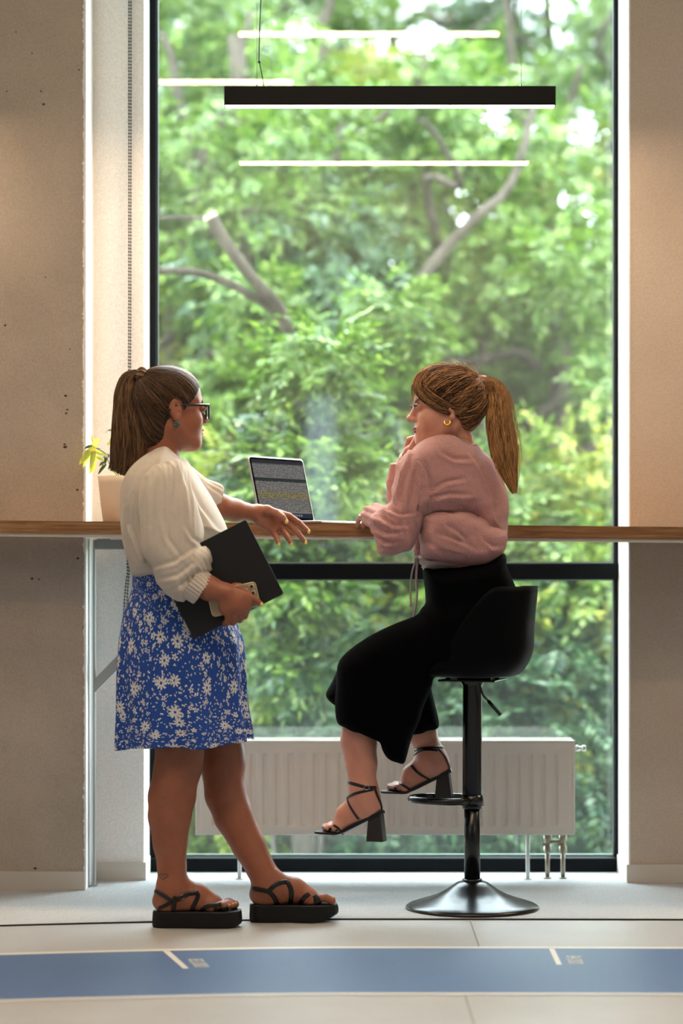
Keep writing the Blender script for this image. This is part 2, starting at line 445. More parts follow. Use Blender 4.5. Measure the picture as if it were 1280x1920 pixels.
sp.box((x0, YW+0.03, zb), (x1, YW+0.05, zb+0.007)); sp.box((x0, YW+0.03, zt1), (x1, YW+0.05, zt1+0.004)); sp.box((x0, YW+0.03, zt0-0.004), (x1, YW+0.05, zt0))
sp.build('glazing_spacer', M_spacer, win)
M_glass = bpy.data.materials.new('window_glass'); M_glass.use_nodes = True; n = N(M_glass); n.t.nodes.remove(n.b)
tr = n.n('ShaderNodeBsdfTransparent'); tr.inputs[0].default_value = (0.93, 0.97, 0.95, 1)
gl = n.n('ShaderNodeBsdfGlossy'); gl.inputs['Roughness'].default_value = 0.0
mx = n.n('ShaderNodeMixShader'); fz = n.n('ShaderNodeFresnel'); fz.inputs[0].default_value = 1.6
n.l(fz.outputs[0], mx.inputs[0]); n.l(tr.outputs[0], mx.inputs[1]); n.l(gl.outputs[0], mx.inputs[2])
# faint dusty specks and smears, plus milky haze painted over the pane
v = n.coord(); d1 = n.noise(v, 55, 3, 0.7); d2 = n.noise(v, 1.6, 3)
df = n.n('ShaderNodeBsdfDiffuse'); df.inputs[0].default_value = (0.85, 0.95, 0.95, 1)
dust_haze = n.math('ADD', n.math('MULTIPLY', n.ramp(d1, [(0.66,(0,0,0)),(0.74,(1,1,1))]), 0.05), n.math('MULTIPLY', n.ramp(d2, [(0.35,(.35,.35,.35)),(0.8,(1,1,1))]), 0.07))
mx2 = n.n('ShaderNodeMixShader'); n.l(dust_haze, mx2.inputs[0]); n.l(mx.outputs[0], mx2.inputs[1]); n.l(df.outputs[0], mx2.inputs[2]); n.l(mx2.outputs[0], n.out.inputs[0])
for nm, z0, z1 in (('pane', zb, zt0), ('pane', zt1, ZT)):
    for yy in ((YW+0.034, YW+0.050)[:2]):
        V = [(x0-.004, yy, z0), (x1+.008, yy, z0), (x1+.008, yy, z1), (x0-.004, yy, z1)]
        MB().add(V, [(0,1,2,3)]).build(nm, M_glass, win)

# ---------------------------------------------------------------- counter
TILT = -12.0/1280
YCF, ZC = 7.20, H0+(HOR-982)/FPX*7.20
M_wood = mat('oak_counter', srgb(150,110,72), 0.45, spec=0.35); n = N(M_wood); v = n.coord('Object', (1.2, 14, 30))
a = n.noise(v, 3.2, 8, 0.62, 0.4); v2 = n.coord('Object', (4, 90, 160)); b = n.noise(v2, 3.0, 4, 0.6)
c = n.ramp(a, [(0.32, srgb(104,70,42)), (0.5, srgb(146,104,66)), (0.68, srgb(178,138,96))])
n.color(n.mix(n.ramp(b, [(0.35,(0.45,0.45,0.45)),(0.55,(0,0,0))]), c, srgb(90,60,36))); n.bump(b, 0.15, 0.001)
mb = MB(); zc1 = 0.0; zc0 = -0.0365
def cpoly(z0, z1, yf, inset=0.0):
    return [(-4, yf), (4, yf), (4, YR-0.002), (XR0-0.004, YR-0.002), (XR0-0.02, 7.66), (XL0+0.016, 7.66), (XL0+0.016, YL-0.006), (-4, YL-0.006)]
mb = MB().prism(cpoly(0,0,YCF), zc0, zc1)
ctr = mb.build('counter', M_wood); ctr.location = (0, 0, ZC); ctr.rotation_euler = (0, math.atan(-TILT), 0)
tag(ctr, 'long oak counter board running wall to wall across the window', 'counter')
def ctop(x): return ZC + TILT*x
# grey steel support frame under the left end of the counter
M_steel = mat('grey_powder_steel', srgb(150,152,152), 0.45, spec=0.4)
YS = 7.52; ss = YS/FPX
stf = empty('counter_support_frame', P(168, 1665, YS), 'grey steel support frame with diagonal brace under the left counter end', 'frame')
X = lambda px: (px-640)*ss
Z = lambda py: H0+(HOR-py)*ss
xa, xb = XL0+0.016, X(178)
MB().box((xa, YS, 0.005), (xb, YS+0.04, Z(1012)), bev=0.0015).build('leg', M_steel, stf)
MB().box((xb, YS, Z(1030)), (-0.345, YS+0.04, Z(1012)), bev=0.0015).build('top_bar', M_steel, stf)
a1, a2 = np.array([X(176), Z(1300)]), np.array([X(176), Z(1274)])
b1, b2 = np.array([X(176+248), Z(1300-252)]), np.array([X(176+230), Z(1274-236)])
V = [(p[0], y, p[1]) for y in (YS+0.002, YS+0.036) for p in (a1, b1, b2, a2)]
MB().add(V, [(0,1,2,3),(7,6,5,4),(0,4,5,1),(3,2,6,7),(1,5,6,2),(0,3,7,4)]).build('diagonal_brace', M_steel, stf)
MB().box((X(178), YS-0.10, ctop(-.75)-0.041), (X(210), YS, ctop(-.75)-0.0375)).box((X(182), YS-0.004, Z(1019)), (X(207), YS, Z(1012)+0.003)).build('mounting_plate', M_steel, stf)
# square wood batten under the board
M_batten = mat('grey_batten', srgb(205,195,180), 0.8)
mb = MB().box((-4, YCF+0.006, -0.0475), (4, YCF+0.036, -0.0366)); bt = mb.build('counter_batten', M_batten); bt.location = ctr.location; bt.rotation_euler = ctr.rotation_euler
tag(bt, 'thin grey batten running under the oak counter board', 'batten')

# ---------------------------------------------------------------- pendant lamp
M_lampblack = mat('black_lamp_housing', (.0035,.003,.003), 0.6, spec=.25)
def emit(name, color, strength):
    m = bpy.data.materials.new(name); m.use_nodes = True; n = N(m); n.t.nodes.remove(n.b)
    e = n.n('ShaderNodeEmission'); e.inputs[0].default_value = (*color, 1); e.inputs[1].default_value = strength; n.l(e.outputs[0], n.out.inputs[0]); return m
M_diff = emit('lamp_diffuser_glow', (1.0, 0.73, 0.48), 78.0)
M_wire = mat('steel_wire', srgb(170,170,165), 0.3, metal=0.8); M_cable = mat('black_cable', srgb(14,14,15), 0.5)
def pendant(name, x0, x1, y, z0, z1, label, cables=True, group=None):
    t = empty(name, ((x0+x1)/2, y, z1), label, 'lamp', group)
    h = MB(); hw = 0.0275; th = 0.003
    h.box((x0, y-hw, z0), (x1, y-hw+th, z1)).box((x0, y+hw-th, z0), (x1, y+hw, z1)).box((x0, y-hw+th, z1-th), (x1, y+hw-th, z1))
    h.box((x0, y-hw+th, z0), (x0+th, y+hw-th, z1-th)).box((x1-th, y-hw+th, z0), (x1, y+hw-th, z1-th))
    h.build('housing', M_lampblack, t)
    MB().box((x0+th, y-hw+th, z0+0.001), (x1-th, y+hw-th, z0+0.006)).build('diffuser', M_diff, t)
    if cables:
        for q in (x0+0.1, x1-0.104):
            MB().tube([(q, y, z1), (q, y, ZT)], 0.0008, 6).build('suspension_wire', M_wire, t)
            MB().lathe([(0.004, 0), (0.004, 0.010)], (q, y, z1), 12).build('wire_clip', M_wire, t)
    return t
YP = 7.42; k = YP/FPX
pl = pendant('pendant_lamp', (421-640)*k, (1040-640)*k, YP, H0+(HOR-200.5)*k, H0+(HOR-164.5)*k, 'long black linear pendant lamp glowing underneath, hanging in front of the window')
pts = catmull([P(495,164,YP), P(491,140,YP), P(486.5,118,YP), P(485.5,110,YP), P(486.5,60,YP), P(489,0,YP), P(490,-60,YP)], 8)
pts = np.vstack([pts, [(pts[-1][0], YP, ZT)]])
MB().tube(pts, 0.0020, 8).build('power_cable', M_cable, pl)
MB().ball(P(486,116,YP), 0.005, 8, 6).build('cable_tie', M_cable, pl)
# its neighbours over the rest of the counter, beyond the frame (they light the piers)
pendant('pendant_lamp', (421-640)*k-1.95, (1040-640)*k-1.95, YP-0.1, H0+(HOR-200.5)*k, H0+(HOR-164.5)*k, 'black linear pendant lamp over the counter beyond the left edge of the photo')
pendant('pendant_lamp', (421-640)*k+1.95, (1040-640)*k+1.95, YP-0.1, H0+(HOR-200.5)*k, H0+(HOR-164.5)*k, 'black linear pendant lamp over the counter beyond the right edge of the photo')
# lamps deeper in the room, seen mirrored in the pane
def mirror_lamp(xa, xb, py, yreal, label):
    yv = 2*(YW+0.04)-yreal; kk = yv/FPX
    z = H0+(HOR-py)*kk; return pendant('pendant_lamp', (xa-640)*kk, (xb-640)*kk, yreal, z, z+0.055, label)
mirror_lamp(446, 936, 64, 5.0, 'linear pendant lamp deeper in the room mirrored high in the pane')
mirror_lamp(150, 549, 154, 4.6, 'linear pendant lamp deeper in the room mirrored at the upper left of the pane')

# ---------------------------------------------------------------- blind chain
M_bead = mat('black_chain_bead', srgb(28,28,30), 0.4)
ch = MB(); kb = 7.60/FPX
def beads(path, step=0.0105):
    path = np.array(path); d = np.r_[0, np.cumsum(np.linalg.norm(np.diff(path, axis=0), axis=1))]
    for s_ in np.arange(0, d[-1], step): 
        c = [np.interp(s_, d, path[:, i]) for i in range(3)]
        ch.ball(c, 0.0030, 6, 4)
    ch.tube(path, 0.0009, 5)
YB = 7.672
lft = catmull([P(241.5,-150,YB), P(241.5,500,YB), P(240.5,850,YB), P(238.5,1040,YB), P(239,1070,YB), P(236,1095,YB), P(233,1130,YB), P(232,1165,YB), P(234,1215,YB), P(239,1225,YB)], 6)
rgt = catmull([P(245.5,-150,YB-.006), P(245.0,500,YB-.006), P(243.5,850,YB-.006), P(240.5,1040,YB-.006), P(242,1070,YB-.006), P(240,1095,YB-.006), P(238.5,1130,YB-.006), P(240,1165,YB-.006), P(243,1215,YB-.006), P(239,1225,YB)], 6)
beads(lft); beads(rgt)
tag(ch.build('blind_chain', M_bead), 'black beaded blind chain hanging down the recess beside the window', 'chain')

# ---------------------------------------------------------------- radiator
M_rad = mat('radiator_enamel', srgb(226,220,212), 0.42, spec=0.45)
YA = 7.60; kr = YA/FPX; x0, x1 = (366-640)*kr, (1078-640)*kr; z0, z1 = H0+(HOR-1566)*kr, H0+(HOR-1389)*kr
rad = empty('radiator', ((x0+x1)/2, YA+0.08, 0), 'low cream steel panel radiator standing in front of the window', 'radiator')
def rad_panel(yf, sgn, name):
    nch = 28; m0 = 0.045; xs = np.linspace(x0, x1, nch*12+1); zs = np.concatenate([[z0, z0+0.004, z0+0.012, z0+0.0155], np.linspace(z0+0.024, z0+0.034, 5), np.linspace(z0+0.05, z1-0.06, 6), np.linspace(z1-0.045, z1-0.035, 5), [z1-0.012, z1-0.0085, z1-0.004, z1]])
    pitch = (x1-x0-2*m0)/nch; V = []
    for z in zs:
        for x in xs:
            d = 0.0
            if x0+m0-1e-6 < x < x1-m0+1e-6:
                ph = ((x-x0-m0)/pitch) % 1.0
                g = max(0.0, min(1.0, (0.26-abs(ph-0.5))/0.10))
                e = max(0.0, min(1.0, (z-z0-0.026)/0.010)) * max(0.0, min(1.0, (z1-0.037-z)/0.010))
                d = 0.0085*g*e
            eb = min(x-x0, x1-x, z-z0, z1-z)
            d += 0.004*max(0, 1-eb/0.004) + (0.0018 if 0.010 < eb < 0.015 else 0)
            V.append((x, yf+sgn*d, z))
    nx = len(xs); F = []
    for j in range(len(zs)-1):
        for i in range(nx-1):
            f = (j*nx+i, j*nx+i+1, (j+1)*nx+i+1, (j+1)*nx+i); F.append(f if sgn > 0 else f[::-1])
    mb = MB().add(V, F, True); return mb.build(name, M_rad, rad)
rad_panel(YA, 1, 'front_panel'); rad_panel(YA+0.15, -1, 'back_panel')
MB().box((x0-0.0, YA+0.004, z0), (x0+0.002, YA+0.146, z1-.004)).build('side_cover', M_rad, rad); MB().box((x1-0.002, YA+0.004, z0), (x1, YA+0.146, z1-.004)).build('side_cover', M_rad, rad)
tg = MB().box((x0, YA+0.0, z1-0.004), (x1, YA+0.010, z1)).box((x0, YA+0.140, z1-0.004), (x1, YA+0.150, z1))
tg.box((x0+.001, YA+0.010, z1-0.006), (x1-.001, YA+0.140, z1-0.0015))
for yy in (0.03, 0.05, 0.10, 0.12): tg.box((x0+.02, YA+yy, z1-0.0015), (x1-.02, YA+yy+.003, z1-0.0005))
tg.box((x0, YA+0.072, z1-0.004), (x1, YA+0.078, z1)); tg.build('top_grille', M_rad, rad)
MB().box((x0+0.01, YA+0.06, z0+0.01), (x1-0.01, YA+0.09, z1-0.02)).build('convector_core', M_rad, rad)
Mx = Matrix.Rotation(math.pi/2, 4, 'Y')
MB().lathe([(0.010,0),(0.010,0.012),(0.007,0.013),(0.007,0.022),(0.010,0.023),(0.010,0.034)], P(1078,1403,YA+0.07), 16, Mx).build('bleed_valve', mat('chrome', (0.6,0.6,0.6), 0.25, metal=1.0), rad)
M_pipe = mat('white_pipe', srgb(205,200,192), 0.35, spec=0.5); M_brass = mat('nickel_valve', srgb(150,138,122), 0.35, metal=0.7)
YG = 7.70
for px in (449, 989):
    b = P(px, 1640, YG); t = MB().tube([(b[0], YG, 0.004), (b[0], YG, z0+0.01)], 0.0065, 12); t.lathe([(0.013,0.004),(0.013,0.007),(0.007,0.008)], (b[0], YG, 0), 16); t.build('foot', M_pipe, rad)
for px in (1026, 1055):
    b = P(px, 1640, YG+0.02); xx = b[0]; yy = YG+0.02
    pp = MB().tube([(xx, yy, 0.004), (xx, yy, z0-0.04)], 0.0075, 12).lathe([(0.013,0.004),(0.013,0.008),(0.008,0.009)], (xx, yy, 0), 14); pp.build('supply_pipe', M_brass, rad)
    q = MB().lathe([(0.0095,-0.072),(0.0125,-0.066),(0.0125,-0.050),(0.009,-0.046),(0.009,-0.034),(0.013,-0.030),(0.013,-0.014),(0.009,-0.010),(0.009,0.0)], (xx, yy, z0), 16)
    q.box((xx-0.017, yy-0.004, z0-0.046), (xx-0.006, yy+0.004, z0-0.038)).build('valve', M_brass, rad)
MB().tube([P(1026,1578,YG+.02), P(1055,1578,YG+.02)], 0.006, 10).build('valve_bridge', M_brass, rad)
# ---------------------------------------------------------------- implicit modelling (bodies, clothes)
def poly_sd(px, pz, poly):
    """signed distance to a closed 2-D polygon, negative inside"""
    d = np.full(np.broadcast(px, pz).shape, 1e9, np.float32); s = np.ones(d.shape, bool)
    n = len(poly)
    for i in range(n):
        ax, az = poly[i-1]; bx, bz = poly[i]
        ex, ez = bx-ax, bz-az; wx, wz = px-ax, pz-az
        t = np.clip((wx*ex+wz*ez)/(ex*ex+ez*ez+1e-12), 0, 1)
        dx, dz = wx-ex*t, wz-ez*t; d = np.minimum(d, dx*dx+dz*dz)
        c = ((az <= pz) & (bz > pz)) | ((bz <= pz) & (az > pz))
        if abs(ez) > 1e-9:
            xi = ax + (pz-az)/ez*ex; s ^= (c & (px < xi))
    d = np.sqrt(d); return np.where(s, d, -d)
class Field:
    def __init__(s): s.pr = []
    def _a(s, fn, lo, hi, k, op='u'): s.pr.append((fn, np.array(lo, float), np.array(hi, float), k, op)); return s
    def cone(s, a, b, ra, rb, k=0.02, sq=None, nrm=None, op='u'):
        a = np.array(a, float); b = np.array(b, float); ba = b-a; L2 = ba@ba+1e-12
        if sq is not None: nn = np.array(nrm, float); nn /= np.linalg.norm(nn)
        def fn(x, y, z):
            X, Y, Z = x-a[0], y-a[1], z-a[2]; c = 1.0
            if sq is not None:
                # squash along nn (sq<1 thin)
                t0 = np.clip((X*ba[0]+Y*ba[1]+Z*ba[2])/L2, 0, 1)
                ax_, ay_, az_ = X-ba[0]*t0, Y-ba[1]*t0, Z-ba[2]*t0
                q = ax_*nn[0]+ay_*nn[1]+az_*nn[2]; e = q*(1/sq-1)
                d = np.sqrt((ax_+nn[0]*e)**2+(ay_+nn[1]*e)**2+(az_+nn[2]*e)**2)
                r = ra+(rb-ra)*t0; g = np.where(d > 1e-6, np.sqrt(ax_**2+ay_**2+az_**2)/np.maximum(d, 1e-6), sq)
                return ((d-r)*np.clip(g, sq, 1)).astype(np.float32)
            t = np.clip((X*ba[0]+Y*ba[1]+Z*ba[2])/L2, 0, 1)
            return (np.sqrt((X-ba[0]*t)**2+(Y-ba[1]*t)**2+(Z-ba[2]*t)**2)-(ra+(rb-ra)*t)).astype(np.float32)
        m = max(ra, rb); return s._a(fn, np.minimum(a, b)-m, np.maximum(a, b)+m, k, op)
    def chain(s, pts, k=0.02, **kw):
        for i, ((a, ra), (b, rb)) in enumerate(zip(pts[:-1], pts[1:])): s.cone(a, b, ra, rb, k if i == 0 else min(k, .003 if max(ra, rb) < .02 else .008), **kw)
        return s
    def ell(s, c, r, R=None, k=0.02, op='u'):
        c = np.array(c, float); r = np.array(r, float); R = np.eye(3) if R is None else np.array(R, float)  # columns = local axes
        def fn(x, y, z):
            X, Y, Z = x-c[0], y-c[1], z-c[2]
            u = [(X*R[0, i]+Y*R[1, i]+Z*R[2, i]) for i in range(3)]
            k0 = np.sqrt(sum((u[i]/r[i])**2 for i in range(3))); k1 = np.sqrt(sum((u[i]/r[i]**2)**2 for i in range(3)))+1e-9
            return (k0*(k0-1)/k1).astype(np.float32)
        e = np.sqrt(((R*r)**2).sum(1)); return s._a(fn, c-e, c+e, k, op)
    def poly(s, pts, D0, R, Hs, k=0.015, gx=0.0, gz=0.0, cx=None, cz=None, smooth=True, op='u', back=None):
        """a cushion-like volume whose side view is the polygon (pixels at depth D0)"""
        q = np.array([P(p[0], p[1], D0)[[0, 2]] for p in pts])
        if smooth: q = catmull(q, 4, True)
        cx = q[:, 0].mean() if cx is None else P(cx, 0, D0)[0]; cz = q[:, 1].mean() if cz is None else P(0, cz, D0)[2]
        def fn(x, y, z):
            xx = x[:, 0, :] if np.ndim(x) == 3 else x; zz = z[:, 0, :] if np.ndim(z) == 3 else z
            if np.ndim(x) == 3:
                yc = D0+gx*(x-cx)+gz*(z-cz); q2 = poly_sd(x[:, 0, :]+0*z[0, 0, :][None], z[0, 0, :][None]+0*x[:, 0, :], q)[:, None, :]*-1
            else: yc = D0+gx*(x-cx)+gz*(z-cz); q2 = -poly_sd(x, z, q)
            e = (R-np.minimum(q2, R))/R; dy = y-yc; hh = np.where(dy > 0, Hs if back is None else back, Hs); w = dy/hh
            g = np.sqrt(e*e+w*w)
            return ((g-1)*min(R, Hs)*0.9).astype(np.float32)
        ym = abs(gx)*np.abs(q[:, 0]-cx).max()+abs(gz)*np.abs(q[:, 1]-cz).max(); hb = max(Hs, back or Hs)
        lo = (q[:, 0].min(), D0-ym-hb, q[:, 1].min()); hi = (q[:, 0].max(), D0+ym+hb, q[:, 1].max())
        return s._a(fn, lo, hi, k, op)
    def cut(s, p, n, k=0.002, lo=None, hi=None):
        """removes everything on the side the normal points to, inside the given box"""
        p = np.array(p, float); n = np.array(n, float); n /= np.linalg.norm(n)
        def fn(x, y, z): return ((x-p[0])*n[0]+(y-p[1])*n[1]+(z-p[2])*n[2]).astype(np.float32)
        return s._a(fn, lo if lo is not None else (-99,)*3, hi if hi is not None else (99,)*3, k, 'c')
    @staticmethod
    def _comb(a, d, k, op):
        if op == 'u':
            h = np.maximum(k-np.abs(a-d), 0)/k; return np.minimum(a, d)-h*h*k*0.25
        b = d if op == 'c' else -d
        h = np.maximum(k-np.abs(a-b), 0)/k; return np.maximum(a, b)+h*h*k*0.25
    def eval(s, Q):
        Q = np.asarray(Q, float); x, y, z = Q[:, 0], Q[:, 1], Q[:, 2]; v = np.full(len(Q), 1.0, np.float32)
        for fn, lo, hi, k, op in s.pr:
            if op == 'c':
                m = ((x >= lo[0])&(x <= hi[0])&(y >= lo[1])&(y <= hi[1])&(z >= lo[2])&(z <= hi[2]))
                if m.any(): v[m] = s._comb(v[m], fn(x[m], y[m], z[m]), k, op)
            else: v = s._comb(v, fn(x, y, z), k, op)
        return v
    def extract(s, h=0.003):
        us = [p for p in s.pr if p[4] == 'u']
        lo = np.min([p[1] for p in us], 0)-0.012; hi = np.max([p[2] for p in us], 0)+0.012
        n = np.ceil((hi-lo)/h).astype(int)+1; ax = [(lo[i]+h*np.arange(n[i])).astype(np.float32) for i in range(3)]
        v = np.full(n, 1.0, np.float32)
        for fn, l, u, k, op in s.pr:
            m = 0 if op == 'c' else k*0.5+3*h+0.004
            i0 = np.maximum(np.floor((l-m-lo)/h).astype(int), 0) if l[0] > -50 else np.zeros(3, int)
            i1 = np.minimum(np.ceil((u+m-lo)/h).astype(int)+1, n) if u[0] < 50 else n
            if (i1 <= i0).any(): continue
            sl = tuple(slice(i0[i], i1[i]) for i in range(3))
            d = fn(ax[0][sl[0]][:, None, None], ax[1][sl[1]][None, :, None], ax[2][sl[2]][None, None, :])
            v[sl] = s._comb(v[sl], d, k, op)
        ins = v < 0
        c = np.zeros(tuple(n-1), np.uint8)
        for i in (0,1):
            for j in (0,1):
                for kk in (0,1): c += ins[i:n[0]-1+i, j:n[1]-1+j, kk:n[2]-1+kk]
        idx = np.flatnonzero((c > 0) & (c < 8)); m = n-1
        ci, cj, ck = np.unravel_index(idx, tuple(m)); base = np.stack([ci, cj, ck], 1)
        acc = np.zeros((len(idx), 3)); cnt = np.zeros(len(idx))
        cor = {}
        for i in (0,1):
            for j in (0,1):
                for kk in (0,1): cor[(i,j,kk)] = v[ci+i, cj+j, ck+kk]
        for a_ in cor:
            for axn in range(3):
                if a_[axn]: continue
                b_ = list(a_); b_[axn] = 1; b_ = tuple(b_)
                va, vb = cor[a_], cor[b_]; mk = (va < 0) != (vb < 0)
                t = va/(va-vb+1e-20); p = np.array(a_, float)[None]+np.zeros((len(idx), 1)); p[:, axn] += t
                acc[mk] += p[mk]; cnt[mk] += 1
        V = lo+(base+acc/cnt[:, None])*h
        F = []
        for axn in range(3):
            A = [slice(0, n[i]) for i in range(3)]; B = list(A); A[axn] = slice(0, n[axn]-1); B[axn] = slice(1, n[axn])
            ia, ib = ins[tuple(A)], ins[tuple(B)]
            e = np.argwhere(ia != ib); o1, o2 = [(1,2),(2,0),(0,1)][axn]
            e = e[(e[:, o1] > 0)&(e[:, o2] > 0)&(e[:, o1] < m[o1])&(e[:, o2] < m[o2])]
            sgn = ia[tuple(e.T)]
            def vid(d1, d2):
                q = e.copy(); q[:, o1] -= d1; q[:, o2] -= d2
                return np.searchsorted(idx, np.ravel_multi_index(tuple(q.T), tuple(m)))
            f = np.stack([vid(1,1), vid(0,1), vid(0,0), vid(1,0)], 1); f[~sgn] = f[~sgn][:, ::-1]; F.append(f)
        F = np.concatenate(F); return V, F
    def build(s, name, mat_, parent=None, h=0.003, disp=None, label=None, keep=None, smooth_it=0):
        V, F = s.extract(h)
        me = mesh_from(name, V, F, True)
        if disp is not None or smooth_it:
            nrm = np.zeros(len(V)*3, np.float32); me.vertices.foreach_get('normal', nrm); nrm = nrm.reshape(-1, 3)
            if disp is not None: V = V+nrm*disp(V, nrm)[:, None]
            me.vertices.foreach_set('co', V.astype(np.float32).ravel()); me.update()
        o = link(name, me, mat_, parent, label); return o
    def near_hit(s, px, py, D0, D1, steps=90):
        """first surface point met along the sight line through a pixel between depths D0 and D1"""
        t = np.linspace(D0, D1, steps); Q = np.array([P(px, py, d) for d in t]); v = s.eval(Q)
        i = np.flatnonzero((v[:-1] > 0) & (v[1:] <= 0))
        if len(i) == 0: return Q[int(np.argmin(v))], float(v.min())
        i = i[0]; f = v[i]/(v[i]-v[i+1]); return Q[i]*(1-f)+Q[i+1]*f, 0.0
def creases(V, D, lines, depth=.0055, wd=.0065):
    """cloth creases pressed along drawn lines, with a raised flank"""
    out = np.zeros(len(V))
    for ln in lines:
        q = np.array([P(a, b, D)[[0, 2]] for a, b in ln]); best = np.full(len(V), 9.0); tt = np.zeros(len(V)); L_ = 0; tot = sum(np.linalg.norm(q[i+1]-q[i]) for i in range(len(q)-1)); sg = np.ones(len(V))
        for i in range(len(q)-1):
            e = q[i+1]-q[i]; l = np.linalg.norm(e); wx, wz = V[:, 0]-q[i][0], V[:, 2]-q[i][1]; t = np.clip((wx*e[0]+wz*e[1])/(l*l), 0, 1)
            d = np.hypot(wx-e[0]*t, wz-e[1]*t); m = d < best; best[m] = d[m]; tt[m] = (L_+l*t[m])/tot; sg[m] = np.sign(wx*e[1]-wz*e[0])[m]; L_ += l
        f = np.sin(np.pi*np.clip(.12+.76*tt, 0, 1)); out += depth*f*(-np.exp(-(best/wd)**2)+.7*np.exp(-((best-1.7*wd)/wd)**2)*(sg > 0))
    return out
def sm(x): return x*x*(3-2*x)
def cl(x, a=0.0, b=1.0): return np.clip(x, a, b)
def wob(V, seed, f=20.0, n=5):
    r = np.random.default_rng(seed); s_ = 0
    for i in range(n):
        d = r.normal(size=3); d /= np.linalg.norm(d); s_ = s_+np.sin(V@d*f*(0.6+0.9*r.random())+r.random()*6.3)
    return s_/n
def ridge(x): return 1-2*np.abs(np.sin(x))**0.7
def tubes(paths, rad, n=3):
    """many thin strands in one mesh: paths (S,T,3), rad (S,T)"""
    paths = np.asarray(paths, float); S, T, _ = paths.shape
    tg = np.gradient(paths, axis=1); tg /= np.linalg.norm(tg, axis=2, keepdims=True)+1e-12
    ref = np.array([0.31, 0.87, 0.38]); u = np.cross(tg, ref); u /= np.linalg.norm(u, axis=2, keepdims=True)+1e-12; v = np.cross(tg, u)
    V = np.stack([paths+rad[..., None]*(math.cos(2*math.pi*k/n)*u+math.sin(2*math.pi*k/n)*v) for k in range(n)], 2).reshape(-1, 3)
    s = np.arange(S)[:, None, None]*T*n; t = np.arange(T-1)[None, :, None]*n; k = np.arange(n)[None, None, :]; k2 = (k+1) % n
    F = np.stack([s+t+k, s+t+k2, s+t+n+k2, s+t+n+k], -1).reshape(-1, 4)
    return V, F
def guide_interp(g, t):
    g = np.array(g, float); s_ = np.linspace(0, 1, len(g)); return np.stack([np.interp(t, s_, g[:, i]) for i in range(g.shape[1])], -1)

# ---------------------------------------------------------------- head, hair, feet, straps
class Frame:
    def __init__(s, o, f, u=(0,0,1), sc=1.0):
        s.o = np.array(o, float); f = np.array(f, float); f /= np.linalg.norm(f); l = np.cross(u, f); l /= np.linalg.norm(l); u = np.cross(f, l)
        s.f, s.l, s.u, s.sc = f, l, u, sc; s.R = np.stack([f, l, u], 1)
    def p(s, x, y=0, z=0): return s.o+s.sc*(s.f*x+s.l*y+s.u*z)
    def loc(s, Q): return ((np.asarray(Q)-s.o)@s.R)/s.sc
def head(F, H, ear=1.0):
    c, p, R, q = F.cone, H.p, H.R, H.sc
    F.ell(p(-.014,0,.034), np.array((.093,.074,.083))*q, R, .02)
    F.ell(p(.030,0,.036), np.array((.060,.062,.062))*q, R, .03)
    F.ell(p(.036,0,-.030), np.array((.054,.054,.066))*q, R, .03)
    for s in (-1, 1):
        c(p(-.005,s*.050,-.050), p(.066,s*.014,-.088), .022*q, .018*q, .03)
        F.ell(p(.056,s*.036,-.030), np.array((.030,.026,.028))*q, R, .02)
        c(p(.078,s*.012,.026), p(.064,s*.046,.024), .011*q, .009*q, .016)
    F.ell(p(.073,0,-.092), np.array((.019,.022,.016))*q, R, .02)
    F.ell(p(.064,0,-.058), np.array((.028,.030,.030))*q, R, .02)
    F.ell(p(.034,0,-.082), np.array((.040,.036,.022))*q, R, .02)
    for s in (-1, 1): F.ell(p(.093,s*.033,.008), np.array((.014,.016,.011))*q, R, .014, 's')
    c(p(.084,0,.018), p(.106,0,-.020), .0070*q, .0085*q, .014)
    F.ell(p(.108,0,-.024), np.array((.0110,.0100,.0085))*q, R, .008)
    for s in (-1, 1):
        F.ell(p(.099,s*.011,-.028), np.array((.0095,.0062,.0070))*q, R, .006)
        F.ell(p(.088,s*.031,.007), np.array((.0115,.0130,.0095))*q, R, .005); F.ell(p(.1015,s*.031,.0065), np.array((.0080,.0125,.0042))*q, R, .002, 's')
    F.ell(p(.0905,0,-.0535), np.array((.0085,.021,.0050))*q, R, .006)
    F.ell(p(.0890,0,-.0630), np.array((.0085,.018,.0058))*q, R, .006)
    F.ell(p(.0995,0,-.0582), np.array((.006,.020,.0013))*q, R, .003, 's')
    for s in (-1, 1):
        E = H.R@np.array(Matrix.Rotation(math.radians(s*18), 3, 'Z'))@np.array(Matrix.Rotation(math.radians(-10), 3, 'Y'))
        F.ell(p(-.008,s*(.080 if ear == 1 else .074),-.001), np.array((.0175,.0080,.0305))*q*ear, E, .005)
        F.ell(p(-.003,s*.0900,.003), np.array((.0110,.0090,.021))*q*ear, E, .002, 's')
        F.ell(p(-.004,s*.082,-.026), np.array((.009,.0055,.009))*q, E, .004)
        F.ell(p(.003,s*.0835,-.005), np.array((.0035,.004,.006))*q, E, .003)
def eyes(H, parent, iris=(0.10,0.06,0.03)):
    Mw = mat('eye_white', (0.30,0.27,0.25), 0.5, spec=.2); Mi = mat('iris', iris, 0.2); Ml = mat('eyelash', (0.02,0.012,0.01), 0.6)
    for s in (-1, 1):
        e = MB().ball(H.p(.0895,s*.031,.0075), .0105*H.sc, 16, 12).build('eye', Mw, parent)
        MB().ball(H.p(.0965,s*.031,.0075), np.array((.0046,.0068,.0062))*H.sc, 12, 8, H.R).build('iris', Mi, e)
        pts = [H.p(.0895+.0125*math.cos(a)*.95, s*(.031)+.0128*math.sin(a), .0075+.0062*math.cos(a)**.5) for a in np.linspace(-1.3, 1.3, 9)]
        MB().tube(pts, .0021, 6).build('eyelid_lashes', Ml, e)
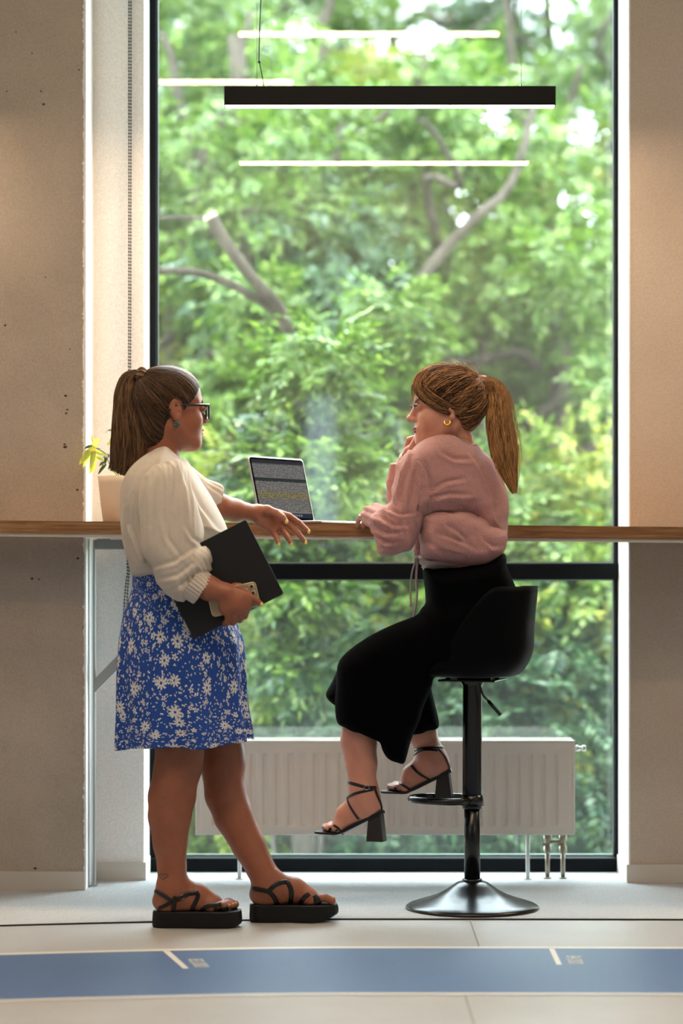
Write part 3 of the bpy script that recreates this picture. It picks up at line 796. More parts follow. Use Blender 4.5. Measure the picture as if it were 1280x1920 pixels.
def brow(H, parent, m):
    for s in (-1, 1):
        pts = [H.p(.0935-.05*t*t*.45-.004*t, s*(.014+.036*t), .0255+.006*math.sin(t*2.6)-.002) for t in np.linspace(0, 1, 8)]
        MB().tube(pts, np.array([.0022,.0030,.0032,.0031,.0028,.0022,.0015,.0008]), 6, flat=H.u, flat_s=1.2).build('eyebrow', m, parent)
class FootFrame:
    """x along the sole from the heel, y to the left, z up from the sole; pitch lifts the heel about the ball"""
    def __init__(s, heel, yaw, length=.235, pitch=0.0, tilt=0.0, ball=.70):
        s.h = np.array(heel, float); s.L = length/.235; s.pitch = pitch; s.xb = .235*ball; s.tilt = tilt
        s.f = np.array((math.cos(yaw), math.sin(yaw), 0.0)); s.l = np.array((-s.f[1], s.f[0], 0.0))
        x, z = s.m2(0.0, 0.0); s.off = (x, z)
    def m2(s, x, z):
        a = s.pitch; t = min(max((x-(s.xb-.03))/.04, 0), 1)
        a = a*(1-t)
        dx = x-s.xb; return s.xb+dx*math.cos(a)+z*math.sin(a), -dx*math.sin(a)+z*math.cos(a)
    def p(s, x, y=0.0, z=0.0):
        X, Z = s.m2(x, z); X -= s.off[0]; Z -= s.off[1]
        if s.tilt: c, q = math.cos(s.tilt), math.sin(s.tilt); X, Z = X*c-Z*q, X*q+Z*c
        return s.h+s.L*(s.f*X+s.l*y+np.array((0, 0, 1.0))*Z)
def foot(F, T, inner, ankle, ra):
    """inner = +1 when the big toe lies to the left of the sole axis"""
    p = T.p; q = T.L
    F.cone(p(.030,0,.030), p(.040,0,.050), .030*q, .028*q, .02)
    F.ell(p(.026,0,.024), np.array((.028,.027,.024))*q, None, .02)
    F.cone(p(.050,0,.058), ankle, .032*q, ra, .03)
    F.cone(p(.050,0,.058), p(.120,0,.042), .030*q, .026*q, .03)
    F.cone(p(.055,-.004*inner,.022), p(.155,-.010*inner,.016), .024*q, .018*q, .03)
    F.cone(p(.120,0,.042), p(.168,.010*inner,.020), .026*q, .018*q, .03)
    F.cone(p(.165,.022*inner,.016), p(.158,-.026*inner,.014), .019*q, .015*q, .02)
    ty = [.029, .012, -.002, -.015, -.027]; tl = [.236, .233, .224, .213, .200]; tr = [.0115, .0085, .0080, .0076, .0072]
    for y, l, r in zip(ty, tl, tr):
        F.cone(p(.172,y*inner*.9,.014), p((l+.178)/2,y*inner,.0155+r*.3), r*1.08*q, r*.95*q, .007)
        F.cone(p((l+.178)/2,y*inner,.0155+r*.3), p(l-r,y*inner,.0095+r*.12), r*.95*q, r*q, .003)
    for s in (-1, 1): F.ell(ankle+T.l*s*ra*.86-np.array((0,0,.012)), np.array((.013,.010,.014))*q, None, .012)
def toenails(T, inner, m, parent):
    ty = [.029, .012, -.002, -.015, -.027]; tl = [.236, .233, .224, .213, .200]; tr = [.0115, .0085, .0080, .0076, .0072]
    for y, l, r in zip(ty, tl, tr): MB().ball(T.p(l-r*.8,y*inner,.0095+r*.95), np.array((r*.7,r*.6,.0018)), 8, 5).build('toenail', m, parent)
def strap(F, path, rad, D0, D1, m, parent, name='strap', wrap=False, off=.001, flat=.35, grow=0.0, n=8):
    """a leather band laid on the skin along a run of pixels, optionally carried round the far side"""
    pp = catmull(np.array(path, float), 6); near = []
    for x, y in pp:
        q, v = F.near_hit(x, y, D0, D1); near.append(q-np.array((0, 1, 0))*(off+(0.0 if v == 0 else 0)))
    near = np.array(near)
    if wrap:
        far = []
        for x, y in pp[::-1]:
            q, v = F.near_hit(x, y, D1, D0); far.append(q+np.array((0, 1, 0))*off)
        pts = np.vstack([near, far])
        for _ in range(2): pts = (np.roll(pts, 1, 0)+2*pts+np.roll(pts, -1, 0))/4
        closed = True
    else:
        pts = near; closed = False
        for _ in range(2): pts[1:-1] = (pts[:-2]+2*pts[1:-1]+pts[2:])/4
    e = 1e-3; g = np.stack([F.eval(pts+np.eye(3)[i]*e)-F.eval(pts-np.eye(3)[i]*e) for i in range(3)], 1); g /= np.linalg.norm(g, axis=1)[:, None]+1e-9
    v = F.eval(pts); pts = pts+g*(rad*flat*.8-v)[:, None]*(np.abs(v) < .02)[:, None]
    if closed:
        pts = (np.roll(pts, 1, 0)+2*pts+np.roll(pts, -1, 0))/4
    return MB().tube(pts, rad, n, closed=closed, flat=g, flat_s=flat).build(name, m, parent)
# ================================================================ the standing woman
M_skinL = skin('warm_skin', srgb(148,90,66), srgb(160,100,74))
M_skinR = skin('fair_skin', srgb(196,136,116), srgb(206,148,126))
M_lip = mat('lips', srgb(150,72,68), 0.65, spec=.2); M_nailY = mat('yellow_nail_polish', srgb(235,196,90), 0.2, spec=0.6)
M_nailW = mat('pale_nail_polish', srgb(235,220,205), 0.25); M_leather = mat('black_leather', (.0022,.002,.002), 0.36, spec=0.5)
M_rubber = mat('black_rubber_sole', (.0025,.0025,.0028), 0.5, spec=.35); M_gold = mat('gold', srgb(225,170,80), 0.22, metal=1.0)
M_silver = mat('silver_buckle', srgb(190,185,175), 0.22, metal=1.0)

DL = 6.80
L = empty('person', P(330, 1738, 6.76), 'standing woman in white puff-sleeve blouse, blue floral skirt and glasses, gesturing with an open hand', 'person')
def PL(x, y, d=DL): return P(x, y, d)
mL = DL/FPX   # metres per pixel near her
aL = math.radians(22); HL = Frame(PL(317, 770, 6.80), (math.cos(aL), math.sin(aL), 0.0))
B = Field()
# torso
tF = np.array((math.cos(math.radians(25)), math.sin(math.radians(25)), 0)); tS = np.array((-tF[1], tF[0], 0)); tR = np.stack([tF, tS, np.array((0,0,1.0))], 1)
B.ell(PL(306,945), (.075,.115,.110), tR, .05); B.ell(PL(318,1010), (.075,.100,.100), tR, .05); B.ell(PL(334,1105), (.095,.120,.100), tR, .05)
B.ell(PL(338,1160), (.100,.125,.100), tR, .05)
for s in (-1, 1):
    sh = PL(304,908)+tS*s*.105; B.cone(PL(300,905), sh, .042, .034, .03)
# neck
B.cone(HL.p(-.022,0,-.050), PL(300,885,6.80), .050, .056, .03)
head(B, HL)
# near (right) arm
wrN = PL(425,1113,6.575)
B.chain([(PL(309,908,6.66), .037), (PL(312,1035,6.615), .033)], .02)
B.chain([(PL(312,1035,6.615), .033), (PL(355,1080,6.595), .036), (PL(392,1103,6.583), .0335), (wrN, .0245)], .02)
# hand that grips the folder: palm toward the body, fingers round its lower edge
Nn = np.array((0, 1.0, 0))
B.cone(wrN, PL(448,1130,6.572), .026, .033, .015, sq=.62, nrm=Nn); B.cone(PL(428,1138,6.575), PL(452,1122,6.573), .027, .028, .015, sq=.66, nrm=Nn)
B.chain([(PL(450,1112,6.578),.0125),(PL(464,1116,6.572),.0105),(PL(478,1124,6.576),.0090),(PL(488,1132,6.586),.0075)], .006)
B.chain([(PL(455,1126,6.572),.0120),(PL(463,1140,6.574),.0108),(PL(458,1155,6.592),.0095),(PL(449,1156,6.625),.0085),(PL(441,1149,6.640),.0075)], .004)
B.chain([(PL(446,1134,6.572),.0120),(PL(453,1149,6.574),.0105),(PL(449,1162,6.592),.0093),(PL(440,1162,6.625),.0085),(PL(432,1154,6.640),.0075)], .004)
B.chain([(PL(436,1140,6.574),.0115),(PL(441,1155,6.575),.0100),(PL(437,1167,6.592),.0090),(PL(428,1167,6.622),.0080),(PL(422,1159,6.640),.0072)], .004)
B.chain([(PL(426,1140,6.576),.0105),(PL(428,1156,6.577),.0090),(PL(425,1168,6.590),.0080),(PL(418,1168,6.615),.0072),(PL(413,1161,6.632),.0065)], .004)
B.chain([(PL(428,1108,6.585),.013),(PL(441,1100,6.606),.011),(PL(455,1096,6.612),.0095),(PL(466,1100,6.613),.008)], .006)
# far (left) arm, palm turned up toward the viewer
wrF = PL(478,962,7.05)
B.chain([(PL(336,908,6.93),.038),(PL(385,948,6.98),.042),(PL(412,950,6.99),.0370),(PL(440,957,7.02),.0330),(wrF,.0225)], .02)
Nf = np.array((-.25,-.85,.42)); Df = 7.05
B.cone(wrF, PL(500,970,7.06), .0235,.030, .015, sq=.60, nrm=Nf); B.cone(PL(495,962,7.06), PL(522,970,7.06), .024, .019, .015, sq=.62, nrm=Nf)
B.cone(PL(492,975,7.055), PL(514,990,7.05), .024, .017, .015, sq=.62, nrm=Nf)
B.cone(PL(484,957,7.05), PL(502,957,7.03), .016, .0145, .012)
B.chain([(PL(500,956,7.035),.0135),(PL(517,961,7.02),.0110),(PL(530,970,7.01),.0092),(PL(536,977,7.005),.0072)], .007)
B.chain([(PL(522,962,7.07),.0115),(PL(542,968,7.075),.0100),(PL(560,980,7.07),.0090),(PL(577,995,7.06),.0068)], .005)
B.chain([(PL(524,974,7.065),.0118),(PL(543,985,7.07),.0102),(PL(558,1000,7.06),.0090),(PL(571,1015,7.05),.0068)], .005)
B.chain([(PL(519,984,7.06),.0112),(PL(531,996,7.06),.0098),(PL(539,1007,7.045),.0088),(PL(545,1018,7.035),.0068)], .004)
B.chain([(PL(509,992,7.05),.0100),(PL(515,1002,7.045),.0088),(PL(519,1010,7.035),.0078),(PL(522,1019,7.025),.0062)], .004)
# legs
kL = 6.74/FPX
def limbL(rows, k=.03): B.chain([(P(x, y, d), r) for x, y, d, r in rows], k)
limbL([(325,1180,6.735,.095),(334,1330,6.735,.078),(336,1400,6.735,.066),(331,1445,6.73,.0640),(322,1495,6.725,.0660),(318,1530,6.72,.0600),(319,1580,6.715,.0480),(322,1625,6.71,.0400),(324,1662,6.71,.0385)])
B.ell(P(356,1425,6.735), (.030,.035,.045), None, .03)
limbL([(352,1180,6.865,.095),(395,1330,6.865,.074),(414,1400,6.86,.060),(416,1440,6.855,.0585),(423,1490,6.85,.0590),(438,1530,6.84,.0560),(466,1585,6.825,.0475),(489,1630,6.815,.0400),(506,1662,6.81,.0385)])
B.ell(P(434,1425,6.855), (.034,.037,.046), None, .03)
SOLE = .046
TN = FootFrame(P(289,1707,6.71), math.radians(3), .236); TN.h[2] = SOLE; TN.h[1] = 6.712
TF = FootFrame(P(471,1699,6.81), math.radians(4), .237); TF.h[2] = SOLE+.004; TF.h[1] = 6.812
foot(B, TN, 1, P(324,1664,6.71), .036); foot(B, TF, -1, P(505,1658,6.81), .038)
Lbody = B.build('body', M_skinL, L, .0026)
eyes(HL, L); M_browL = mat('dark_brown_brow', (.03,.018,.012), .7); brow(HL, L, M_browL)
MB().ball(HL.p(.0962,0,-.0535), np.array((.0045,.0200,.0042)), 14, 8, HL.R).ball(HL.p(.0950,0,-.0630), np.array((.0045,.0165,.0048)), 14, 8, HL.R).build('lips', M_lip, L)
for q, d in (((578,996),7.052),((572,1016),7.043),((545,1019),7.028),((522,1020),7.018)):
    MB().ball(P(q[0]+.6,q[1]+.8,d+.004), (.0050,.0042,.0066), 8, 6).build('fingernail', M_nailY, L)
MB().ball(P(537,978,6.999), (.0045,.0035,.0065), 8, 6).build('fingernail', M_nailY, L); MB().ball(P(489.5,1132.5,6.580), (.0062,.0035,.0052), 8, 6).build('fingernail', M_nailY, L)
toenails(TN, 1, M_nailY, L); toenails(TF, -1, M_nailY, L)
# heart outline tattoo above the near ankle
pts = []
for t in np.linspace(0, 2*math.pi, 40, endpoint=False):
    hx = 16*math.sin(t)**3; hy = 13*math.cos(t)-5*math.cos(2*t)-2*math.cos(3*t)-math.cos(4*t); a = .15
    q, _ = B.near_hit(306+(hx*math.cos(a)+hy*math.sin(a))*.48, 1643-(hy*math.cos(a)-hx*math.sin(a))*.42, 6.60, 6.72); pts.append(q-np.array((0,.0002,0)))
MB().tube(pts, .0009, 5, closed=True).build('heart_tattoo', mat('tattoo_ink', (.05,.04,.045), .6), L)

# ---- blouse
def foldsL(V, Nn_):
    x = (V[:, 0]-PL(300,0)[0]); z = V[:, 2]; d = 0.0030*wob(V, 5, 30, 6)
    d += creases(V, DL, [((262,930),(254,985),(276,1040),(300,1070)),((248,960),(246,1010),(262,1060)),((350,885),(382,950),(412,992)),((345,895),(368,955),(392,1000)),((285,860),(262,890),(250,930)),((256,1068),(300,1060))])*(Nn_[:, 1] < .3)
    d += 0.0035*np.maximum(0, np.sin((x*1.0+z*.15)*95+2.0*wob(V, 9, 12)))**2*cl((PL(0,1090)[2]-z+.28)/.3)*0.6
    return d
BL = Field()
BL.poly([(285,846),(300,838),(318,836),(336,852),(352,866),(375,900),(392,925),(408,955),(421,985),(424,1004),(408,1014),(395,1035),(386,1062),(372,1085),(330,1090),(272,1084),(256,1079),(250,1072),(240,1040),(232,1005),(228,960),(230,915),(242,885),(262,862)], DL, .075, .172, .012, gx=.35, gz=.0)
BL.cut(HL.p(-.012,0,-.112), HL.f*.62+HL.u*.85, .004, tuple(PL(270,880,6.6)+np.array((0,-.05,-.02))), tuple(PL(350,800,7.0)+np.array((0,0,.02))))
BL.cut(PL(300,1086), np.array((.05,0,-1.0)), .01, tuple(PL(200,1150,6.5)), tuple(PL(460,1050,7.1)))
blouse = BL.build('blouse', fabric('cream_cotton', srgb(232,220,204), .85, 1100, .3, .22, crinkle=.35), L, .003, foldsL)
M_blouse = blouse.data.materials[0]
SV = Field()
SV.poly([(313,868),(326,862),(341,866),(352,884),(360,912),(370,945),(378,985),(379,1010),(377,1024),(386,1030),(392,1042),(396,1062),(397,1070),(384,1086),(370,1100),(358,1114),(345,1126),(334,1127),(318,1117),(303,1104),(292,1086),(287,1062),(274,1044),(267,1020),(266,985),(262,940),(267,905),(286,878)], 6.615, .060, .080, .01)
SV.ell(P(383,1046,6.60), (.020,.045,.028), None, .012)
def foldsS(V, Nn_):
    c = P(371,1098,6.6); dv = V-c; ax = np.array((.80,0,.55)); ax = np.array((math.cos(math.radians(-40)),0,math.sin(math.radians(-40))))
    along = dv@ax; across = dv@np.array((-ax[2],0,ax[0])); dist = np.sqrt((dv**2).sum(1))
    g = np.exp(-(along/.045)**2)*(dist < .12)
    d = .0020*np.sin(across*330+V[:, 1]*240)*g
    z = V[:, 2]; x = V[:, 0]-P(320,0,6.6)[0]
    d += creases(V, 6.6, [((326,866),(332,905),(328,950)),((342,872),(356,920),(364,975)),((300,885),(290,930),(288,985)),((292,1062),(330,1052),(362,1030)),((300,1085),(335,1078),(372,1050)),((318,1105),(345,1095),(372,1070)),((350,985),(365,1010),(380,1020)),((310,960),(318,1010),(340,1040))])*(Nn_[:, 1] < .3)
    d += .0060*wob(V, 11, 20, 4)+.0034*wob(V, 12, 45, 4)
    d += .0035*np.maximum(0, np.sin(x*150+V[:, 1]*60+1.3*wob(V, 3, 16)))**3*cl((z-P(0,1060,6.6)[2])/.1)
    d += .0035*np.maximum(0, np.sin(x*190+V[:, 1]*90))**2*cl((z-P(0,905,6.6)[2])/.04)
    return d
SV.build('sleeve', M_blouse, L, .003, foldsS)
CF = Field(); c0 = P(371,1099,6.585); axd = np.array((.66,0,-.52)); axd /= np.linalg.norm(axd)
CF.cone(c0-axd*.012, c0+axd*.012, .0490, .0460, .01, sq=.9, nrm=(0,1,0)); CF.cut(c0+axd*.020, axd, .003); CF.cut(c0-axd*.022, -axd, .003)
CF.build('cuff', M_blouse, L, .0026, lambda V, n_: .0016*np.sin(np.arctan2(V[:, 1]-c0[1], (V-c0)@np.array((axd[2],0,-axd[0])))*26))
SF = Field(); SF.chain([(PL(344,900,6.95),.046),(PL(372,928,6.97),.050),(PL(398,935,6.985),.044),(PL(411,945,6.99),.038)], .02)
SF.poly([(380,905),(398,908),(410,918),(414,930),(411,942),(406,960),(395,968),(378,960),(372,930)], 6.99, .03, .045, .015)
cc = PL(411,946,6.99); SF.cut(cc, (1.0,.15,-.25), .004, tuple(cc-.08), tuple(cc+.08))
SF.build('far_sleeve', M_blouse, L, .003, lambda V, n_: .002*wob(V, 21, 60)+.0025*np.sin((V[:, 1]+V[:, 2]*.6)*300)*np.exp(-((V[:, 0]-cc[0])/.025)**2))

# ---- skirt
rows = [(1062,251,386,.120),(1080,250,392,.124),(1098,249,398,.130),(1115,245,410,.140),(1150,232,436,.158),(1200,223,455,.168),(1250,219,459,.174),(1300,218,461,.180),(1340,218,467,.186),(1370,217,472,.190),(1392,217,473,.192)]
rows = guide_interp(rows, np.linspace(0, 1, 70)); nu = 240; V = []; UV = []
for j, (y, xl, xr, ry) in enumerate(rows):
    t = max(0.0, (y-1110)/285.0)
    for i in range(nu):
        a = 2*math.pi*i/nu
        fold = 1+(.048*math.sin(a*9+.6)+.034*math.sin(a*14+2.0)+.020*math.sin(a*5+1.0))*t**1.2
        if y < 1100: fold += .006*math.sin(a*60)*(1-(y-1062)/38)
        cx, hx = (xl+xr)/2, (xr-xl)/2; rx = hx*6.78/FPX*min(fold, 1.018) if abs(math.cos(a)) > .9 else hx*6.78/FPX*fold
        c = P(cx, y, 6.80)
        e = .90; ca, sa = math.cos(a), math.sin(a)
        dz = (-.010*math.cos(a+.3)-.002*math.sin(a*9+.6)-.004*math.sin(a*4))*t
        if y > 1330: dz += .020*math.cos(a)*t*((y-1330)/62)
        V.append((c[0]+rx*math.copysign(abs(ca)**e, ca), 6.80+ry*fold*math.copysign(abs(sa)**e, sa), c[2]+dz))
F = [(j*nu+i, j*nu+(i+1)%nu, (j+1)*nu+(i+1)%nu, (j+1)*nu+i)[::-1] for j in range(len(rows)-1) for i in range(nu)]
me = mesh_from('skirt', V, np.array(F), True)
uvl = me.uv_layers.new(name='UVMap'); li = np.zeros(len(me.loops), np.int32); me.loops.foreach_get('vertex_index', li)
uu = (li % nu)/nu; vv = (li//nu)/70.0; 
poly_i = np.arange(len(li))//4; imin = np.array(F)[:, :].reshape(-1, 4) % nu; wrap = (imin.max(1)-imin.min(1)) > nu/2
uu = np.where(wrap[poly_i] & ((li % nu) == 0), 1.0, uu)
uvl.data.foreach_set('uv', np.stack([uu*1.08, vv*.50], 1).ravel().astype(np.float32))
M_skirt = mat('blue_floral_cotton', srgb(30,80,170), .8, spec=.2); n = N(M_skirt)
uvn = n.n('ShaderNodeUVMap'); BLUE, CREAM = srgb(14,70,160), srgb(240,236,226)
def flower(scale, petals, r0, r1, thr, seed, jit=1.0):
    mp = n.n('ShaderNodeMapping'); mp.inputs['Location'].default_value = (seed*.37, seed*.61, 0); n.l(uvn.outputs[0], mp.inputs[0])
    vo = n.n('ShaderNodeTexVoronoi', voronoi_dimensions='2D'); vo.inputs['Scale'].default_value = scale; vo.inputs['Randomness'].default_value = jit; n.l(mp.outputs[0], vo.inputs['Vector'])
    sub = n.n('ShaderNodeVectorMath', operation='SUBTRACT'); sc_ = n.n('ShaderNodeVectorMath', operation='SCALE'); sc_.inputs['Scale'].default_value = 1.0
    n.l(mp.outputs[0], sub.inputs[0]); n.l(vo.outputs['Position'], sub.inputs[1]); sx_ = n.n('ShaderNodeSeparateXYZ'); n.l(sub.outputs[0], sx_.inputs[0])
    cs = n.n('ShaderNodeSeparateColor'); n.l(vo.outputs['Color'], cs.inputs[0])
    ang = n.math('ADD', n.math('ARCTAN2', sx_.outputs[1], sx_.outputs[0]), n.math('MULTIPLY', cs.outputs[0], 6.28))
    pet = n.math('ABSOLUTE', n.math('COSINE', n.math('MULTIPLY', ang, petals/2)))
    rad = n.math('MULTIPLY', n.math('ADD', r0, n.math('MULTIPLY', pet, r1)), n.math('ADD', .75, n.math('MULTIPLY', cs.outputs[1], .4)))
    d = vo.outputs['Distance']
    inside = n.math('LESS_THAN', d, rad); hole = n.math('GREATER_THAN', d, .075 if petals > 3 else -1.0)
    sel = n.math('LESS_THAN', cs.outputs[2], thr)
    return n.math('MULTIPLY', n.math('MULTIPLY', inside, hole), sel)
m1 = flower(25, 9, .13, .24, .42, 1, .8); m2 = flower(48, 5, .08, .24, .30, 2); m3 = flower(82, 2, .02, .28, .45, 3); m4 = flower(125, 2, .04, .24, .42, 4)
tot = n.math('MAXIMUM', n.math('MAXIMUM', m1, m2), n.math('MAXIMUM', m3, m4), True)
wv = n.noise(n.coord(), 700, 2); colr = n.mix(tot, BLUE, CREAM); colr = n.mix(.10, colr, n.ramp(wv, [(.3,(.0,.05,.2)),(.7,(.5,.6,.8))])); n.color(colr)
n.bump(wv, .12, .001); trn = n.n('ShaderNodeBsdfTranslucent'); n.l(colr, trn.inputs[0]); mxs = n.n('ShaderNodeMixShader'); mxs.inputs[0].default_value = .12
n.l(n.b.outputs[0], mxs.inputs[1]); n.l(trn.outputs[0], mxs.inputs[2]); n.l(mxs.outputs[0], n.out.inputs[0])
sk = link('skirt', me, M_skirt, L)
so = sk.modifiers.new('thickness', 'SOLIDIFY'); so.thickness = .0015; so.offset = 1

# ---- hair
M_hairL = hairmat('brown_hair', (.014,.008,.005), (.30,.165,.078)); M_capL = mat('dark_hair_root', (.022,.013,.008), .6)
def hair_cap(H, extra, prof, name, parent, m, h=.003):
    C = Field(); q = H.sc
    C.ell(H.p(-.016,0,.036), np.array((.0985,.0800,.0890))*q, H.R, .02)
    C.ell(H.p(.024,0,.042), np.array((.066,.0690,.0680))*q, H.R, .03)
    for c, r in extra: C.ell(H.p(*c), np.array(r)*q, H.R, .03)
    def fn(x, y, z):
        X, Y, Z = x-H.o[0], y-H.o[1], z-H.o[2]
        lx = (X*H.f[0]+Y*H.f[1]+Z*H.f[2])/q; lz = (X*H.u[0]+Y*H.u[1]+Z*H.u[2])/q
        lx, lz = np.broadcast_arrays(lx, lz); return poly_sd(lx, lz, np.array(prof)).astype(np.float32)*q
    C.pr.append((fn, np.array((-99.,)*3), np.array((99.,)*3), .004, 'c'))
    return C, C.build(name, m, parent, h)
profL = [(.078,.070),(.066,.046),(.050,.026),(.034,.014),(.022,-.004),(.014,.024),(-.006,.042),(-.028,.026),(-.024,-.020),(-.020,-.052),(-.024,-.090),(-.050,-.115),(-.12,-.10),(-.14,.05),(-.05,.16),(.06,.14)]
CL, capL = hair_cap(HL, [((-.045,0,-.030),(.052,.055,.052)),((-.048,0,-.062),(.044,.052,.058))], profL, 'hair', L, M_capL)
def strands_to(C, H, starts, tie, S, rad, seed, lift=.0016, T=18, wobble=.004, sag=0.0):
    """hair strands swept over the head from the hairline to the tie"""
    r = np.random.default_rng(seed); g = guide_interp(starts, r.random(S)); g = g+r.normal(size=g.shape)*.0015
    c0 = np.array((-.012,0,.02)); tl = np.array(tie); t0 = r.random(S)**1.5*.35; out = np.zeros((S, T, 3)); R_ = np.zeros((S, T))
    d0 = g-c0; d1 = tl-c0+r.normal(size=(S, 3))*.006; n0 = d0/np.linalg.norm(d0, axis=1)[:, None]; n1 = d1/np.linalg.norm(d1, axis=1)[:, None]
    om = np.arccos(np.clip((n0*n1).sum(1), -1, 1)); ph = r.random(S)*6.28; am = r.normal(size=S)*wobble; lf = r.random(S)*lift
    for j in range(T):
        t = t0+(1-t0)*(j/(T-1)); w0 = np.sin((1-t)*om)/np.sin(om); w1 = np.sin(t*om)/np.sin(om)
        d = n0*w0[:, None]+n1*w1[:, None]; d[:, 2] += am*np.sin(t*5+ph)*8-sag*np.sin(t*math.pi); d /= np.linalg.norm(d, axis=1)[:, None]
        lo_ = np.full(S, .03); hi_ = np.full(S, .20)
        for _ in range(11):
            mi = (lo_+hi_)/2; Q = H.o+H.sc*((c0+d*mi[:, None])@H.R.T); v = Cfree(C).eval(Q); lo_ = np.where(v < 0, mi, lo_); hi_ = np.where(v < 0, hi_, mi)
        rr = lo_+.0004+lf*np.sin(np.pi*np.clip(t, 0, 1)*.9+.2)
        out[:, j] = H.o+H.sc*((c0+d*rr[:, None])@H.R.T); R_[:, j] = rad*(1-.3*j/T)
    return out, R_
def Cfree(C):
    if not hasattr(C, '_free'):
        C._free = Field(); C._free.pr = [p for p in C.pr if p[4] == 'u']
    return C._free
def side(pts): return [(a, s*b, c) for s in (1,) for a, b, c in pts]
hairlineL = [(-.038,-.020,-.112),(-.030,-.040,-.095),(-.026,-.060,-.060),(-.018,-.072,-.015),(.006,-.076,.036),(.030,-.070,.020),(.040,-.064,.026),(.054,-.052,.046),(.066,-.036,.066),(.074,-.015,.078),(.075,0,.080),(.074,.015,.078),(.066,.036,.066),(.054,.052,.046),(.040,.064,.024),(.010,.074,.020),(-.020,.072,-.010),(-.038,.060,-.060)]
tieL = (-.088,0,.098)
o1, r1 = strands_to(CL, HL, hairlineL, tieL, 1900, .00085, 1)
V, F = tubes(o1, r1); link('hair_strands', mesh_from('hair_strands', V, F, True), hairmat('brown_swept_hair', (.012,.007,.005), (.24,.13,.062), False), capL)
def ponytail(H, gpx, D, S, rad, seed, m, name, parent, Dr=.7, Dslope=0.0, T=26, gather=.15, frizz=.002, tipvar=.10):
    r = np.random.default_rng(seed); g = catmull([(x, y, hw) for x, y, hw in gpx], 6)
    ang = r.random(S)*2*math.pi; rr = np.sqrt(r.random(S)); ex = r.random(S)*tipvar; out = np.zeros((S, T, 3)); ph = r.random((S, 3))*6.28
    for j in range(T):
        t = (j/(T-1))*(1-ex); q = guide_interp(g, t)
        gx = guide_interp(g, np.clip(t+.02, 0, 1))-guide_interp(g, np.clip(t-.02, 0, 1)); tn = gx[:, :2]/(np.linalg.norm(gx[:, :2], axis=1)[:, None]+1e-9)
        nx, ny = -tn[:, 1], tn[:, 0]; hw = q[:, 2]
        a_ = ang+.25*np.sin(t*3+ph[:, 0]); off = hw*rr*np.cos(a_); dep = hw*rr*np.sin(a_)*Dr*D/FPX
        px = q[:, 0]+nx*off; py = q[:, 1]+ny*off
        Y = D+dep+Dslope*t+frizz*np.sin(t*9+ph[:, 1])
        out[:, j, 0] = (px-640)*D/FPX+frizz*.5*np.sin(t*11+ph[:, 2]); out[:, j, 1] = Y; out[:, j, 2] = H0+(HOR-py)*D/FPX
    R_ = rad*(1-.55*np.linspace(0, 1, T)**3)[None, :]*(0.7+.6*r.random(S))[:, None]
    V, F = tubes(out, R_); return link(name, mesh_from(name, V, F, True), m, parent)
DTL = float(HL.p(*tieL)[1])
pt = ponytail(HL, [(266,702,7),(252,702,9),(240,712,15),(236,735,21),(237,765,25),(241,800,32),(243,835,36),(240,870,35),(232,893,32)], DTL, 2600, .00095, 2, M_hairL, 'ponytail', L, tipvar=.17)
ponytail(HL, [(262,712,5),(264,740,10),(266,780,14),(270,820,14),(266,850,16),(256,880,10)], DTL+.015, 350, .0009, 5, M_hairL, 'loose_hair', pt)
core = Field(); gp = [(262,703,8),(250,704,9),(240,714,12),(237,735,16),(238,765,19),(241,800,23),(243,835,26),(240,866,24)]
core.chain([(P(x, y, DTL), w*DTL/FPX*.85) for x, y, w in gp], .01, sq=.7, nrm=(0,1,0)); core.build('ponytail_core', M_capL, pt, .003)
def scrunchie(c, ax, R0, r0, m, parent, lobes=9):
    ax = np.array(ax, float); ax /= np.linalg.norm(ax); u = np.cross(ax, (0,1,.1)); u /= np.linalg.norm(u); v = np.cross(ax, u); V = []; nu_, nv_ = 72, 14
    for i in range(nu_):
        a = 2*math.pi*i/nu_; rr = r0*(1+.28*math.sin(a*lobes)+.12*math.sin(a*lobes*2.3+1)); RR = R0*(1+.08*math.sin(a*5)); dd = math.cos(a)*u+math.sin(a)*v
        for j in range(nv_):
            b = 2*math.pi*j/nv_; q = rr*(1+.15*math.sin(b*3+a*lobes)); V.append(c+dd*(RR+q*math.cos(b))+ax*q*1.5*math.sin(b))
    F = [(i*nv_+j, i*nv_+(j+1)%nv_, ((i+1)%nu_)*nv_+(j+1)%nv_, ((i+1)%nu_)*nv_+j) for i in range(nu_) for j in range(nv_)]
    return link('scrunchie', mesh_from('scrunchie', V, np.array(F), True), m, parent)
scrunchie(P(265,704,DTL), (.95,0,-.25), .013, .0085, fabric('brown_satin', srgb(120,86,62), .4, 700, .1), L)
